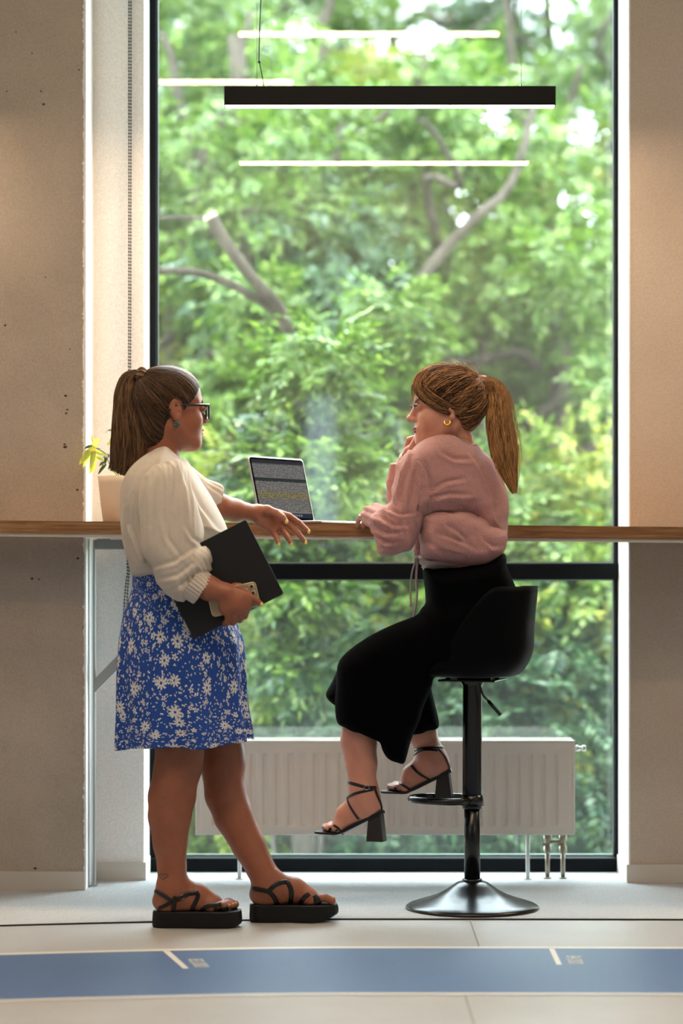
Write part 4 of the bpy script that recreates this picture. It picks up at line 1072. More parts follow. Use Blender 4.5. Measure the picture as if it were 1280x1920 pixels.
# earring and glasses
er = HL.p(-.006,-.086,-.034); mb = MB()
for k in range(5):
    a = 2*math.pi*k/5; mb.ball(er+np.array((math.cos(a)*.006, -.001, math.sin(a)*.006-.010)), (.0048,.0022,.0048), 8, 6)
mb.ball(er, (.002,.002,.003), 6, 5).tube([er, er-np.array((0,0,.006))], .0008, 5); mb.build('earring', mat('dark_earring', srgb(88,92,84), .25, metal=.5), L)
M_glf = mat('black_glasses_frame', (.006,.006,.007), .2, spec=.6); gls = MB()
for s in (-1, 1):
    pts = [HL.p(.108-.10*(abs(t)**1)*0-.006*(1-math.cos(t))*0, 0, 0) for t in (0,)]
    c = (.108, s*.034, -.004); ring = []
    for t in np.linspace(0, 2*math.pi, 28, endpoint=False):
        ct, st = math.cos(t), math.sin(t); yy = .026*math.copysign(abs(ct)**.75, ct); zz = .021*math.copysign(abs(st)**.75, st)
        ring.append(HL.p(c[0]-.010*(abs(c[1]+yy)/.06)**2-.06*zz*0, c[1]+yy, c[2]+zz+(.002 if zz > 0 else 0)))
    gls.tube(ring, .0021, 8, closed=True, flat=HL.f, flat_s=1.3)
    gls.tube([HL.p(.099, s*.061, .0135), HL.p(.094, s*.069, .0135), HL.p(.06, s*.075, .013), HL.p(.02, s*.079, .012), HL.p(-.008, s*.080, .010), HL.p(-.024, s*.080, -.004), HL.p(-.034, s*.078, -.016)], [.0030,.0030,.0024,.0022,.0022,.0020,.0018], 8, flat=HL.u, flat_s=1.3)
gls.tube([HL.p(.107,-.009,.004), HL.p(.110,0,.006), HL.p(.107,.009,.004)], .0020, 8)
go = gls.build('glasses', M_glf, L); M_lens = mat('glasses_lens', (1,1,1), 0.0); N(M_lens)
nn_ = N(M_lens); nn_.t.nodes.remove(nn_.b); tr_ = nn_.n('ShaderNodeBsdfTransparent'); gg = nn_.n('ShaderNodeBsdfGlossy'); gg.inputs['Roughness'].default_value = 0; mm_ = nn_.n('ShaderNodeMixShader'); mm_.inputs[0].default_value = .06
nn_.l(tr_.outputs[0], mm_.inputs[1]); nn_.l(gg.outputs[0], mm_.inputs[2]); nn_.l(mm_.outputs[0], nn_.out.inputs[0])
for s in (-1, 1):
    V = [HL.p(.1065, s*.034, -.003)]; m_ = 28
    for t in np.linspace(0, 2*math.pi, m_, endpoint=False):
        ct, st = math.cos(t), math.sin(t); yy = .0255*math.copysign(abs(ct)**.75, ct); zz = .0205*math.copysign(abs(st)**.75, st)
        V.append(HL.p(.108-.010*(abs(s*.034+yy)/.06)**2, s*.034+yy, -.004+zz))
    MB().add(V, [(0, 1+i, 1+(i+1)%m_) for i in range(m_)], True).build('lens', M_lens, go)
# fine necklace at the nape
strap(B, [(300,850),(312,858),(322,866)], .0008, 6.65, 6.85, M_gold, L, 'necklace', off=0.0)

# ---- platform sandals
def platform(T, parent, rocker):
    ts = np.linspace(-.004, .243, 26); V = []; m_ = 26; rings = []
    def hw(x):
        t = cl((x+.006)/.252); return (.031+.014*sm(cl((t-.25)/.45)))*math.sqrt(max(0, 1-abs((t-.5)/.502)**7))+.001
    out = []
    for x in ts: out.append((x, hw(x)-.002*0))
    for x in ts[::-1]: out.append((x, -hw(x)))
    prof = [(.000,.96),(-.003,1.0),(-.030,1.03),(-.040,1.02),(-.046,.95)]
    V = []
    for z, g in prof:
        for x, y in out:
            zz = z
            if z < -.02: 
                t = x/.24; lift = rocker*(.004*math.exp(-((t-.42)/.12)**2)+.022*cl((t-.72)/.28)**1.6)+.010*cl((t-.86)/.14)**2*(1-rocker); zz = z+lift+ (T.h[2]-SOLE)*-1
                zz = max(zz, -.046-(T.h[2]-SOLE))
            xx = .12+(x-.12)*(1+(g-1)*.4); V.append(T.p(xx, y*g, zz))
    n_ = len(out); F = [(j*n_+i, j*n_+(i+1)%n_, (j+1)*n_+(i+1)%n_, (j+1)*n_+i)[::-1] for j in range(len(prof)-1) for i in range(n_)]
    mb = MB().add(V, F, False); mb.add(V[:n_], [tuple(range(n_))[::-1]]); mb.add(V[-n_:], [tuple(range(n_))])
    return mb.build('platform_sole', M_rubber, parent)
sN = link('sandal', mesh_from('insole', [TN.p(x, y, .0005) for x, y in ((.01,-.025),(.01,.025),(.10,.030),(.17,.040),(.225,.030),(.225,-.022),(.17,-.036),(.10,-.030))], [tuple(range(8))[::-1]]), M_leather, L)
platform(TN, sN, 0.0)
S1 = dict(D0=6.58, D1=6.86)
strap(B, [(291,1671),(306,1679),(322,1688),(338,1685),(352,1676),(371,1673)], .0061, m=M_leather, parent=sN, wrap=False, **S1)
strap(B, [(291,1671),(306,1679),(322,1688),(338,1685),(352,1676),(371,1673)], .0046, m=M_leather, parent=sN, wrap=True, **S1)
strap(B, [(325,1707),(326,1696),(328,1686),(330,1681)], .0067, m=M_leather, parent=sN, **S1)
strap(B, [(298,1703),(308,1699),(320,1692),(330,1686)], .0052, m=M_leather, parent=sN, **S1)
strap(B, [(358,1717),(361,1703),(366,1692),(371,1680),(368,1673)], .0061, m=M_leather, parent=sN, **S1)
strap(B, [(370,1716),(378,1706),(390,1699),(404,1697),(415,1695)], .0061, m=M_leather, parent=sN, **S1)
strap(B, [(402,1716),(403,1706),(404,1699),(400,1694)], .0049, m=M_leather, parent=sN, **S1)
strap(B, [(412,1718),(414,1710),(420,1704),(428,1702)], .0065, m=M_leather, parent=sN, **S1)
q, _ = B.near_hit(340, 1683, 6.55, 6.9); MB().tube([q+np.array((dx,-.004,dz)) for dx, dz in ((-.008,.004),(.006,.009),(.009,-.001),(-.005,-.007))], .0014, 6, closed=True).build('buckle', M_silver, sN)
sF = link('sandal', mesh_from('insole', [TF.p(x, y, .0005) for x, y in ((.01,-.025),(.01,.025),(.10,.030),(.17,.036),(.225,.022),(.225,-.030),(.17,-.040),(.10,-.030))], [tuple(range(8))[::-1]]), M_leather, L)
platform(TF, sF, 1.0)
S2 = dict(D0=6.68, D1=6.96)
strap(B, [(473,1666),(488,1668),(503,1672),(512,1680),(520,1694),(524,1700)], .0067, m=M_leather, parent=sF, **S2)
strap(B, [(473,1666),(488,1668),(500,1670)], .0049, m=M_leather, parent=sF, wrap=True, **S2)
strap(B, [(503,1672),(512,1662),(524,1655),(538,1653)], .0064, m=M_leather, parent=sF, **S2)
strap(B, [(538,1653),(545,1666),(546,1680),(543,1700)], .0067, m=M_leather, parent=sF, **S2)
strap(B, [(560,1700),(566,1688),(573,1680),(580,1676)], .0064, m=M_leather, parent=sF, **S2)
strap(B, [(589,1679),(596,1688),(598,1698)], .0080, m=M_leather, parent=sF, **S2)
strap(B, [(592,1698),(594,1690),(594,1684)], .0087, m=M_leather, parent=sF, **S2)

# ---- what she holds: top-level things
M_black = mat('matte_black_cover', (.0085,.0085,.0098), .55, spec=.35); Dk = 6.607
A_, B_, C_ = P(461,974,Dk), P(532,1113,Dk), P(358,1187,Dk+.004); e1 = B_-A_; e2 = C_-B_
fold = empty('folder', (A_+C_)/2, 'slim black folder held under the arm of the standing woman', 'folder')
def slab(o, e1, e2, th, bev, name, m, parent, r=.006):
    l1, l2 = np.linalg.norm(e1), np.linalg.norm(e2); u, v = e1/l1, e2/l2; w_ = np.cross(u, v); w_ /= np.linalg.norm(w_); v = np.cross(w_, u); poly = []
    for cx, cy, a0 in ((l1-r, r, -90), (l1-r, l2-r, 0), (r, l2-r, 90), (r, r, 180)):
        for a in np.linspace(a0, a0+90, 6): poly.append((cx+r*math.cos(math.radians(a)), cy+r*math.sin(math.radians(a))))
    M = np.eye(4); M[:3, 0] = u; M[:3, 1] = v; M[:3, 2] = w_; M[:3, 3] = o-w_*th/2
    ob = MB().prism(poly, 0, th, M).build(name, m, parent)
    if bev: b_ = ob.modifiers.new('bevel', 'BEVEL'); b_.width = bev; b_.segments = 2; b_.limit_method = 'ANGLE'
    return ob
slab(A_+np.array((0,.003,0)), e1, e2, .005, .0008, 'back_cover', M_black, fold); slab(A_-np.array((0,.004,0)), e1, e2, .005, .0008, 'front_cover', M_black, fold)
M_case = mat('pale_gold_phone_case', srgb(176,158,128), .3, metal=.35); M_caseedge = mat('glossy_case_rim', srgb(225,205,165), .15, metal=.6)
Dp = 6.593; o0 = P(478.5,1089,Dp-.003); pe1 = P(489,1133,Dp-.003)-o0; pe2 = P(401,1124,Dp)-o0; pe2 = pe2-pe1*(pe2@pe1)/(pe1@pe1); pe2 *= .138/np.linalg.norm(pe2); pe1 *= .071/np.linalg.norm(pe1)
ph = empty('phone', o0+pe1/2+pe2/2, 'smartphone in a pale gold case gripped against the black folder', 'phone')
slab(o0, pe1, pe2, .008, .002, 'case_rim', M_caseedge, ph, .011); sh_ = .0022
pn = np.cross(pe1, pe2); pn /= np.linalg.norm(pn); pn = pn if pn[1] < 0 else -pn
u1, u2 = pe1/np.linalg.norm(pe1), pe2/np.linalg.norm(pe2)
slab(o0+u1*sh_+u2*sh_+pn*.0036, u1*(.071-2*sh_), u2*(.138-2*sh_), .0018, 0, 'back_panel', M_case, ph, .010)
slab(o0+u1*.005+u2*.005+pn*.0050, u1*.034, u2*.034, .0022, .0006, 'camera_plate', M_case, ph, .008)
lb = MB(); lr = MB()
M_lensb = mat('camera_lens_glass', (.01,.01,.014), .1, spec=.8)
Rn = Vector((0,0,1)).rotation_difference(Vector(pn)).to_matrix().to_4x4()
for a, b in ((.013,.013),(.031,.013+.0),(.022,.031)):
    c = o0+u1*a+u2*b+pn*.0058; lr.lathe([(.0074,0),(.0074,.0016),(.0060,.0018)], c, 18, Rn); lb.lathe([(.0058,.0012),(.0030,.0022)], c, 18, Rn)
lr.build('lens_ring', M_caseedge, ph); lb.build('camera_lens', M_lensb, ph)
# ================================================================ the seated woman
DR = 7.05
Rp = empty('person', P(870, 1262, DR), 'seated woman in pink blouse and black culottes with a long auburn ponytail', 'person')
def PR(x, y, d=DR): return P(x, y, d)
aR = math.radians(-6); HR_ = Frame(PR(837, 768, 7.02), (-math.cos(aR), math.sin(aR), -.03), sc=1.0)
B2 = Field()
bF = np.array((-math.cos(math.radians(40)), math.sin(math.radians(40)), 0)); bS = np.cross((0,0,1), bF); bR = np.stack([bF, bS, np.array((0,0,1.0))], 1)
B2.ell(PR(855,915), (.075,.115,.105), bR, .05); B2.ell(PR(868,985), (.070,.100,.100), bR, .05); B2.ell(PR(876,1090), (.075,.100,.090), bR, .05); B2.ell(PR(880,1170), (.090,.115,.100), bR, .05)
for s in (-1, 1): B2.cone(PR(858,880), PR(848,884)+bS*s*.120, .044, .038, .04)
B2.cone(HR_.p(-.020,0,-.050), PR(862,852,7.03), .045, .049, .03)
head(B2, HR_, .62)
# near (left) arm: upper arm down, forearm resting toward the counter
B2.chain([(PR(795,880,6.93),.038),(PR(755,1000,6.91),.034)], .02); B2.chain([(PR(755,1000,6.91),.034),(PR(725,985,6.99),.034),(PR(698,968,7.08),.026)], .02)
def hand(F, w, d, n_, side_, sc=1.0, curl=.5, spread=.12):
    """five-fingered hand: wrist w, pointing d, palm normal n_, thumb toward side_"""
    d = np.array(d, float); d /= np.linalg.norm(d); n_ = np.array(n_, float); n_ -= d*(n_@d); n_ /= np.linalg.norm(n_); s_ = np.array(side_, float); s_ -= d*(s_@d); s_ -= n_*(s_@n_); s_ /= np.linalg.norm(s_)
    F.cone(w, w+d*.055*sc+s_*.012*sc, .024*sc, .027*sc, .012, sq=.55, nrm=n_); F.cone(w, w+d*.055*sc-s_*.016*sc, .022*sc, .024*sc, .012, sq=.55, nrm=n_)
    for off, ln, r in ((.028,.072,.0088),(.009,.080,.0090),(-.010,.074,.0086),(-.028,.058,.0076)):
        p = w+d*.072*sc+s_*off*sc; a = 0.0; seg = ln*sc; dirn = d+s_*off/.03*spread; dirn /= np.linalg.norm(dirn); pts = [(p, r*1.15*sc)]
        for f in (.45,.30,.25):
            a += curl*(1.0 if f == .45 else 1.25); dd = dirn*math.cos(a)+n_*math.sin(a); p = p+dd*seg*f; pts.append((p, r*(1.0 if f > .4 else .92 if f > .28 else .8)*sc))
        F.chain(pts, .004)
    p = w+d*.020*sc+s_*.022*sc; F.chain([(p, .014*sc),(p+(d*.55+s_*.65+n_*.35)*.034*sc, .0115*sc),(p+(d*.55+s_*.65+n_*.35)*.034*sc+(d*.8+s_*.15+n_*.55)*.030*sc, .0095*sc),(p+(d*.55+s_*.65+n_*.35)*.034*sc+(d*1.25+s_*.1+n_*1.0)*.038*sc, .0080*sc)], .006)
hand(B2, PR(697,968,7.085), (-.10,.95,-.02), (0,-.1,-1), (1,0,0), .92, .25)
# far (right) arm: elbow on the counter, loose fist under the chin
B2.chain([(PR(822,866,7.15),.044),(PR(775,940,7.27),.036)], .02); B2.chain([(PR(772,944,7.27),.034),(PR(752,905,7.22),.034),(PR(762,862,7.14),.025)], .02)
hand(B2, PR(763,860,7.13), (.22,-.25,.85), (.75,-.35,-.3), (.2,-.9,0), .86, .95, .05)
B2.chain([(PR(772,840,7.06),.012),(PR(781,824,7.05),.0105),(PR(786,816,7.05),.0095)], .006)
# legs
B2.chain([(PR(860,1200,6.98),.070),(PR(745,1235,6.99),.058),(PR(676,1275,7.02),.048),(P(673,1340,7.02),.050),(P(672,1390,7.015),.0520),(P(677,1430,7.01),.0460),(P(679,1472,7.0),.0385),(P(683,1495,7.0),.0370)], .03)
B2.chain([(PR(860,1200,7.12),.066),(PR(750,1240,7.16),.052),(PR(700,1270,7.17),.044),(P(750,1330,7.17),.044),(P(792,1375,7.175),.0430),(P(803,1405,7.17),.0370),(P(812,1425,7.165),.0350)], .03)
PITCH = math.radians(27)
T1 = FootFrame(P(714,1528,7.0), math.radians(180-22), .212, PITCH); T1.h = P(716,1520,6.985)
T2 = FootFrame(P(842,1448,7.12), math.radians(180-14), .212, PITCH); T2.h = P(843,1443,7.14)
foot(B2, T1, -1, P(685,1490,7.0)+np.array((0,0,.004)), .035); foot(B2, T2, -1, P(813,1420,7.15), .034)
def no_(*a): pass
B2.build('body', M_skinR, Rp, .0026)
eyes(HR_, Rp, (.10,.08,.06)); brow(HR_, Rp, mat('light_brown_brow', (.16,.085,.045), .7))
MB().ball(HR_.p(.0962,0,-.0535), np.array((.0045,.0200,.0042)), 14, 8, HR_.R).ball(HR_.p(.0950,0,-.0630), np.array((.0045,.0165,.0048)), 14, 8, HR_.R).build('lips', M_lip, Rp)
toenails(T1, -1, M_nailW, Rp); toenails(T2, -1, M_nailW, Rp)

# ---- pink blouse
M_pink = fabric('pink_muslin', srgb(222,166,160), .9, 800, .6, .18, var=.05, crinkle=.8)
def foldsR(V, Nn_):
    d = .0026*wob(V, 31, 45, 6)+.0050*wob(V, 32, 18, 4)
    c = PR(800,930); dv = V-c; a = np.arctan2(dv[:, 2], dv[:, 0]); rr = np.sqrt(dv[:, 0]**2+dv[:, 2]**2)
    d += .0016*np.maximum(0, np.sin(a*7+2.5*wob(V, 33, 14)))**2*np.exp(-(rr/.085)**2)
    d += creases(V, 6.95, [((772,846),(792,872),(804,905),(807,950)),((806,922),(832,905),(868,898)),((806,936),(840,926),(880,928)),((808,948),(838,945),(870,952)),((808,958),(830,958),(850,964)),((880,850),(905,880),(930,935)),((905,880),(925,925),(930,970)),((825,850),(850,862),(880,862)),((815,1000),(850,1010),(895,1030)),((835,985),(860,1000),(880,1020)),((800,1015),(830,1035),(870,1045)),((905,1010),(925,1025),(945,1022))], .0060, .0065)*(Nn_[:, 1] < .3)
    d += .0016*np.sin((V[:, 2]*.9-V[:, 0]*.5)*140+1.5*wob(V, 35, 9))*np.exp(-((V[:, 2]-PR(0,985)[2])/.06)**2)
    return d
TP = Field()
TP.poly([(838,814),(852,817),(866,826),(880,832),(893,832),(906,845),(922,858),(936,880),(948,905),(955,935),(954,965),(951,990),(950,1002),(925,1004),(905,1000),(885,972),(860,968),(800,972),(772,980),(762,950),(756,905),(757,872),(768,850),(790,830),(815,819)], 7.03, .065, .125, .008, gx=.50, back=.095)
TP.poly([(786,962),(870,955),(930,985),(951,1000),(950,1018),(942,1040),(925,1056),(908,1064),(880,1064),(845,1058),(812,1050),(792,1045),(788,1020)], 7.03, .045, .125, .004, gx=.30, back=.10)
top = TP.build('blouse', M_pink, Rp, .003, foldsR)
strap(TP, [(846,819),(855,823),(866,829),(880,834),(893,835)], .0036, 6.7, 7.3, fabric('grey_pink_binding', srgb(200,182,178), .9), top, 'neckline_binding', flat=.6)
SR = Field()
SR.poly([(795,838),(812,850),(822,880),(816,915),(803,935),(797,965),(792,982),(782,1005),(772,1030),(755,1036),(738,1040),(720,1043),(709,1036),(704,1015),(698,998),(692,985),(693,970),(705,958),(722,948),(733,938),(736,915),(741,888),(750,862),(765,846)], 6.915, .055, .066, .01)
def foldsA(V, Nn_):
    x = V[:, 0]; z = V[:, 2]; d = .0020*wob(V, 41, 40, 6); s_ = x*.95+z*.30
    d += .0042*np.maximum(0, np.sin(s_*165+1.6*wob(V, 42, 12)))**2*cl((z-PR(0,1040)[2])/.08)
    d += creases(V, 6.9, [((770,860),(756,900),(745,950)),((782,868),(772,915),(762,965)),((796,880),(790,930),(778,985)),((700,985),(722,1000),(745,1000)),((704,1002),(725,1018),(752,1016)),((712,968),(735,985),(765,985)),((712,1028),(735,1030),(762,1018)),((730,955),(752,965),(780,960))], .0065, .0060)*(Nn_[:, 1] < .3)
    e = PR(712,985,6.9); rr = np.sqrt((x-e[0])**2+(z-e[2])**2); d += .005*np.maximum(0, np.sin(((x-e[0])*.4+(z-e[2])*.9)*190))**2*np.exp(-(rr/.045)**2)
    return d
SR.build('sleeve', M_pink, Rp, .003, foldsA)
CU = Field(); CU.chain([(PR(722,978,6.95),.042),(PR(703,968,7.02),.036),(PR(696,966,7.06),.031)], .01); CU.cut(PR(694,966,7.072), (-.2,1,0), .002)
CU.build('sleeve_end', M_pink, Rp, .003, lambda V, n_: .0022*np.sin(V[:, 2]*260+V[:, 0]*120))
FS = Field(); FS.chain([(PR(815,870,7.15),.056),(PR(776,936,7.25),.048),(PR(754,930,7.25),.044)], .02); FS.chain([(PR(757,940,7.25),.042),(PR(748,905,7.22),.038),(PR(749,872,7.19),.030)], .02)
FS.cut(PR(750,869,7.18), (.0,-.1,1), .002, tuple(PR(730,900,7.1)), tuple(PR(775,820,7.3))); FS.build('far_sleeve', M_pink, Rp, .003, lambda V, n_: .002*wob(V, 51, 60))
MB().tube([PR(744+9*math.cos(a)-(2 if 0 else 0), 871-3*math.sin(a), 7.185+.016*math.sin(a)) for a in np.linspace(0, 6.28, 20, endpoint=False)], .0030, 6, closed=True).build('cuff_edge', M_pink, Rp)
# front panel and ties
FP = Field(); FP.poly([(778,975),(796,975),(797,1020),(796,1052),(788,1056),(776,1040),(775,1000)], 7.02, .016, .03, .004); FP.build('front_panel', M_pink, Rp, .0026, lambda V, n_: .002*wob(V, 61, 70))
M_tie = fabric('grey_mauve_cord', srgb(168,150,152), .9)
MB().ball(PR(781,1050,6.985), (.009,.009,.012), 10, 8).tube(catmull([PR(779,1052,6.98), PR(772,1075,6.975), PR(769,1110,6.975), PR(770,1130,6.975), PR(768,1134,6.975), PR(772,1136,6.975)], 6), .0028, 8).tube(catmull([PR(782,1052,6.98), PR(780,1085,6.972), PR(781,1120,6.97), PR(777,1145,6.97), PR(775,1157,6.97)], 6), .0034, 8).build('tie_cord', M_tie, Rp)
M_tank = fabric('grey_rib_knit', srgb(176,160,156), .95); TK = Field()
TK.poly([(786,1040),(850,1046),(905,1055),(900,1066),(852,1068),(822,1070),(795,1070),(789,1060)], 7.02, .10, .118, .004, gx=.3); TK.build('undershirt', M_tank, Rp, .003, lambda V, n_: .0014*np.sin(V[:, 2]*700+8*V[:, 0]))

# ---- black culottes
M_cul = fabric('black_crepe', (.0014,.0015,.002), .9, 600, .15, sheen=.0)
def foldsC(V, Nn_):
    return .0022*wob(V, 71, 24, 5)+.0035*np.maximum(0, np.sin(V[:, 0]*60+V[:, 2]*12+1.5*wob(V, 72, 8)))**2*cl((PR(0,1290)[2]-V[:, 2])/.08)
CT = Field()
CT.poly([(792,1064),(810,1066),(850,1062),(905,1054),(944,1038),(950,1062),(963,1092),(974,1120),(984,1180),(980,1225),(955,1250),(900,1262),(850,1265),(815,1262),(800,1215),(797,1160),(796,1110)], 7.04, .05, .150, .02, gx=.15)
CT.poly([(800,1135),(780,1152),(745,1167),(715,1181),(690,1195),(664,1212),(643,1230),(632,1250),(630,1290),(628,1325),(632,1356),(650,1367),(675,1378),(700,1387),(712,1393),(717,1406),(726,1418),(742,1428),(756,1431),(762,1415),(768,1392),(779,1360),(794,1322),(808,1288),(818,1266),(870,1262),(930,1240),(940,1180),(880,1130)], 6.985, .065, .095, .02, gx=-.12)
CT.poly([(800,1145),(745,1175),(690,1202),(655,1228),(636,1250),(622,1280),(611,1305),(628,1324),(650,1340),(700,1352),(735,1378),(770,1378),(797,1370),(822,1362),(815,1320),(808,1290),(814,1262),(870,1240),(870,1160)], 7.15, .060, .090, .02, gx=-.12)
CT.build('culottes', M_cul, Rp, .003, foldsC)

# ---- hair
M_hairR = hairmat('auburn_hair', (.055,.022,.008), (.78,.40,.15)); M_capR = mat('auburn_hair_root', (.075,.034,.015), .6)  # light strand tone raised to carry the golden backlight
profR = [(.090,.064),(.081,.058),(.066,.046),(.046,.028),(.030,.004),(.010,-.012),(-.012,-.010),(-.026,-.045),(-.040,-.072),(-.075,-.070),(-.13,-.03),(-.15,.06),(-.05,.17),(.07,.15),(.10,.09)]
CRh, capR = hair_cap(HR_, [((-.055,0,.015),(.062,.068,.066)),((.040,0,.062),(.052,.062,.052)),((-.05,0,-.030),(.040,.050,.040))], profR, 'hair', Rp, M_capR)
hairlineR = [(-.036,-.055,-.064),(-.014,-.074,-.014),(.020,-.072,.000),(.050,-.060,.032),(.074,-.040,.058),(.086,-.015,.066),(.088,0,.070),(.086,.015,.066),(.076,.036,.056),(.058,.054,.036),(.036,.068,-.002),(.010,.076,-.008),(-.014,.076,-.012),(-.030,.066,-.044),(-.040,.045,-.066)]
tieR = (-.096,0,.072)
o1, r1 = strands_to(CRh, HR_, hairlineR, tieR, 2000, .00090, 11, lift=.008, wobble=.018, sag=.06)
V, F = tubes(o1, r1); M_hairR2 = hairmat('auburn_swept_hair', (.035,.014,.006), (.62,.30,.115), False); link('hair_strands', mesh_from('hair_strands', V, F, True), M_hairR2, capR)
# swept fringe: from the crown forward, down the temple and back over the ear
r = np.random.default_rng(14); S, T = 800, 20; out = np.zeros((S, T, 3))
g = np.array([(.010,.018,.128),(.050,.026,.118),(.078,.036,.095),(.086,.044,.076),(.076,.058,.050),(.052,.072,.026),(.020,.084,.002),(-.020,.086,-.004),(-.06,.070,.035),(-.092,.02,.066)])
for j in range(T):
    t = np.full(S, j/(T-1)); q = guide_interp(catmull(g, 6), t*(.55+.45*r.random(S)) if j < 0 else t); a = (j/(T-1))
    if j == 0: j1 = r.normal(size=(S, 3))*(.010,.008,.012); j2 = r.random(S); ln = .45+.55*r.random(S)
    q = guide_interp(catmull(g, 6), t*ln); q = q+j1*(1.0-.35*a)+np.stack([0*j2, .002*j2, -.022*(j2-.4)*math.sin(a*3.0)], 1)
    Q = HR_.o+q@HR_.R.T; v = Cfree(CRh).eval(Q); e = 1e-3
    gr = np.stack([Cfree(CRh).eval(Q+np.eye(3)[i]*e)-Cfree(CRh).eval(Q-np.eye(3)[i]*e) for i in range(3)], 1); gr /= np.linalg.norm(gr, axis=1)[:, None]+1e-9
    Q = Q+gr*(np.clip(.0022+.004*j2-v, -.03, .03))[:, None]; out[:, j] = Q
V, F = tubes(out, np.full((S, T), .0009)); link('fringe', mesh_from('fringe', V, F, True), M_hairR2, capR)
# stray hairs
r = np.random.default_rng(16); S, T = 160, 10; out = np.zeros((S, T, 3))
for s_ in range(S):
    a = r.random()*math.pi*1.15-.2; b = r.normal()*.35; d = np.array((math.cos(a), b, math.sin(a))); d /= np.linalg.norm(d); base = HR_.o+((np.array((-.012,0,.036))+d*np.array((.108,.084,.098)))@HR_.R.T)
    tv = np.array((-math.sin(a), r.normal()*.3, math.cos(a)))*-1*(1 if r.random() < .8 else -1); tv = tv@HR_.R.T; ou = d@HR_.R.T; ln = .02+.035*r.random()
    for j in range(T): t = j/(T-1); out[s_, j] = base+tv*ln*t+ou*(.006+.010*r.random()*0)*math.sin(t*2.2)
V, F = tubes(out, np.full((S, T), .00030)); link('stray_hairs', mesh_from('stray_hairs', V, F, True), M_hairR, capR)
DTR = float(HR_.p(*tieR)[1])
ptR = ponytail(HR_, [(900,722,7),(914,722,11),(928,735,16),(933,760,21),(934,790,25),(939,820,26),(944,850,26),(950,880,19),(957,905,12),(962,926,4)], DTR-.01, 2600, .00095, 12, M_hairR, 'ponytail', Rp, Dslope=-.05, tipvar=.20)
ponytail(HR_, [(902,720,9),(914,720,15),(930,735,20),(937,760,26),(939,790,30),(943,820,32),(948,850,31),(953,885,24),(960,915,15),(966,940,8)], DTR-.01, 260, .00035, 19, M_hairR, 'flyaway_hair', ptR, Dslope=-.05, tipvar=.4, frizz=.005)
core = Field(); gp = [(904,722,8),(916,724,10),(928,740,13),(933,765,16),(935,790,19),(939,820,20),(944,850,18),(950,880,12)]
core.chain([(P(x, y, DTR-.01-.05*i/9), w*DTR/FPX*.85) for i, (x, y, w) in enumerate(gp)], .01, sq=.7, nrm=(0,1,0)); core.build('ponytail_core', M_capR, ptR, .003)
scrunchie(P(902,723,DTR), (.95,0,-.10), .015, .0115, fabric('dusty_pink_satin', srgb(196,150,138), .4, 700, .1), Rp)
# chunky gold earring
er = P(838,792,float(HR_.p(0,.085,0)[1])); V = []; nu_, nv_ = 30, 12
for i in range(nu_):
    a = 2.3+5.2*i/(nu_-1); rr = .0012+.0042*math.sin(math.pi*i/(nu_-1))**.8; cdir = np.array((math.cos(a), 0, math.sin(a)))
    for j in range(nv_):
        b = 2*math.pi*j/nv_; V.append(er+cdir*(.0082+rr*math.cos(b))+np.array((0, 1, 0))*rr*1.3*math.sin(b))
F = [(i*nv_+j, i*nv_+(j+1)%nv_, (i+1)*nv_+(j+1)%nv_, (i+1)*nv_+j) for i in range(nu_-1) for j in range(nv_)]
link('earring', mesh_from('earring', V, np.array(F), True), M_gold, Rp)
strap(B2, [(856,818),(866,820),(878,825),(884,830)], .0009, 6.85, 7.1, M_gold, Rp, 'necklace', off=0.0)

# ---- block-heel sandals
def heel_sandal(T, hx0, hx1, ground_px, parent):
    ts = np.linspace(-.004, .250, 34); V = []
    def hw(x): t = cl((x+.005)/.256); return (.026+.014*sm(cl((t-.30)/.40)))*math.sqrt(max(0, 1-abs((t-.5)/.501)**8))+.001
    out = [(x, hw(x)) for x in ts]+[(x, -hw(x)) for x in ts[::-1]]; V = [T.p(x, y, 0.0008) for x, y in out]+[T.p(x, y, -.0060-.004*(x < .14)) for x, y in out]; n_ = len(ts)
    F = []
    for base, fl in ((0, 1), (2*n_, -1)):
        for i in range(n_-1): f = (base+i, base+i+1, base+2*n_-2-i, base+2*n_-1-i); F.append(f[::-fl])
    for i in range(2*n_): j = (i+1)%(2*n_); F.append((i, 2*n_+i, 2*n_+j, j)[::1])
    so_ = MB().add(V, F, False).build('sandal', M_leather, parent)
    # flared block heel
    zt = -.006; top_ = [T.p(hx0, -.020, zt), T.p(hx0, .020, zt), T.p(hx1, .024, zt-.002), T.p(hx1, -.024, zt-.002)]
    zb_ = ground_px; bot = []
    for q, dx in zip(top_, (.010, .010, -.006, -.006)): p = q-T.f*dx*1.0; bot.append(np.array((p[0], p[1]+(0.004 if q is top_[1] or q is top_[2] else -.004)*0, zb_)))
    hb = MB().add([*top_, *bot], [(0,1,2,3),(7,6,5,4),(0,4,5,1),(1,5,6,2),(2,6,7,3),(3,7,4,0)]).build('block_heel', mat('dark_stacked_heel', srgb(34,27,25), .5), so_)
    b_ = hb.modifiers.new('bevel', 'BEVEL'); b_.width = .004; b_.segments = 3
    return so_
z1_ = P(0,1577,7.0)[2]; s1 = heel_sandal(T1, .004, .050, z1_, Rp)
z2_ = P(0,1500,7.14)[2]; s2 = heel_sandal(T2, .004, .050, z2_, Rp)
K1 = dict(D0=6.85, D1=7.14, m=M_leather, parent=s1)
strap(B2, [(653,1467),(668,1471),(686,1476),(704,1477)], .0047, wrap=True, **K1)
strap(B2, [(650,1496),(662,1489),(680,1484),(700,1480)], .0039, **K1)
strap(B2, [(650,1494),(654,1508),(662,1522),(672,1536)], .0039, **K1)
strap(B2, [(703,1480),(708,1494),(714,1508),(716,1522)], .0047, **K1)
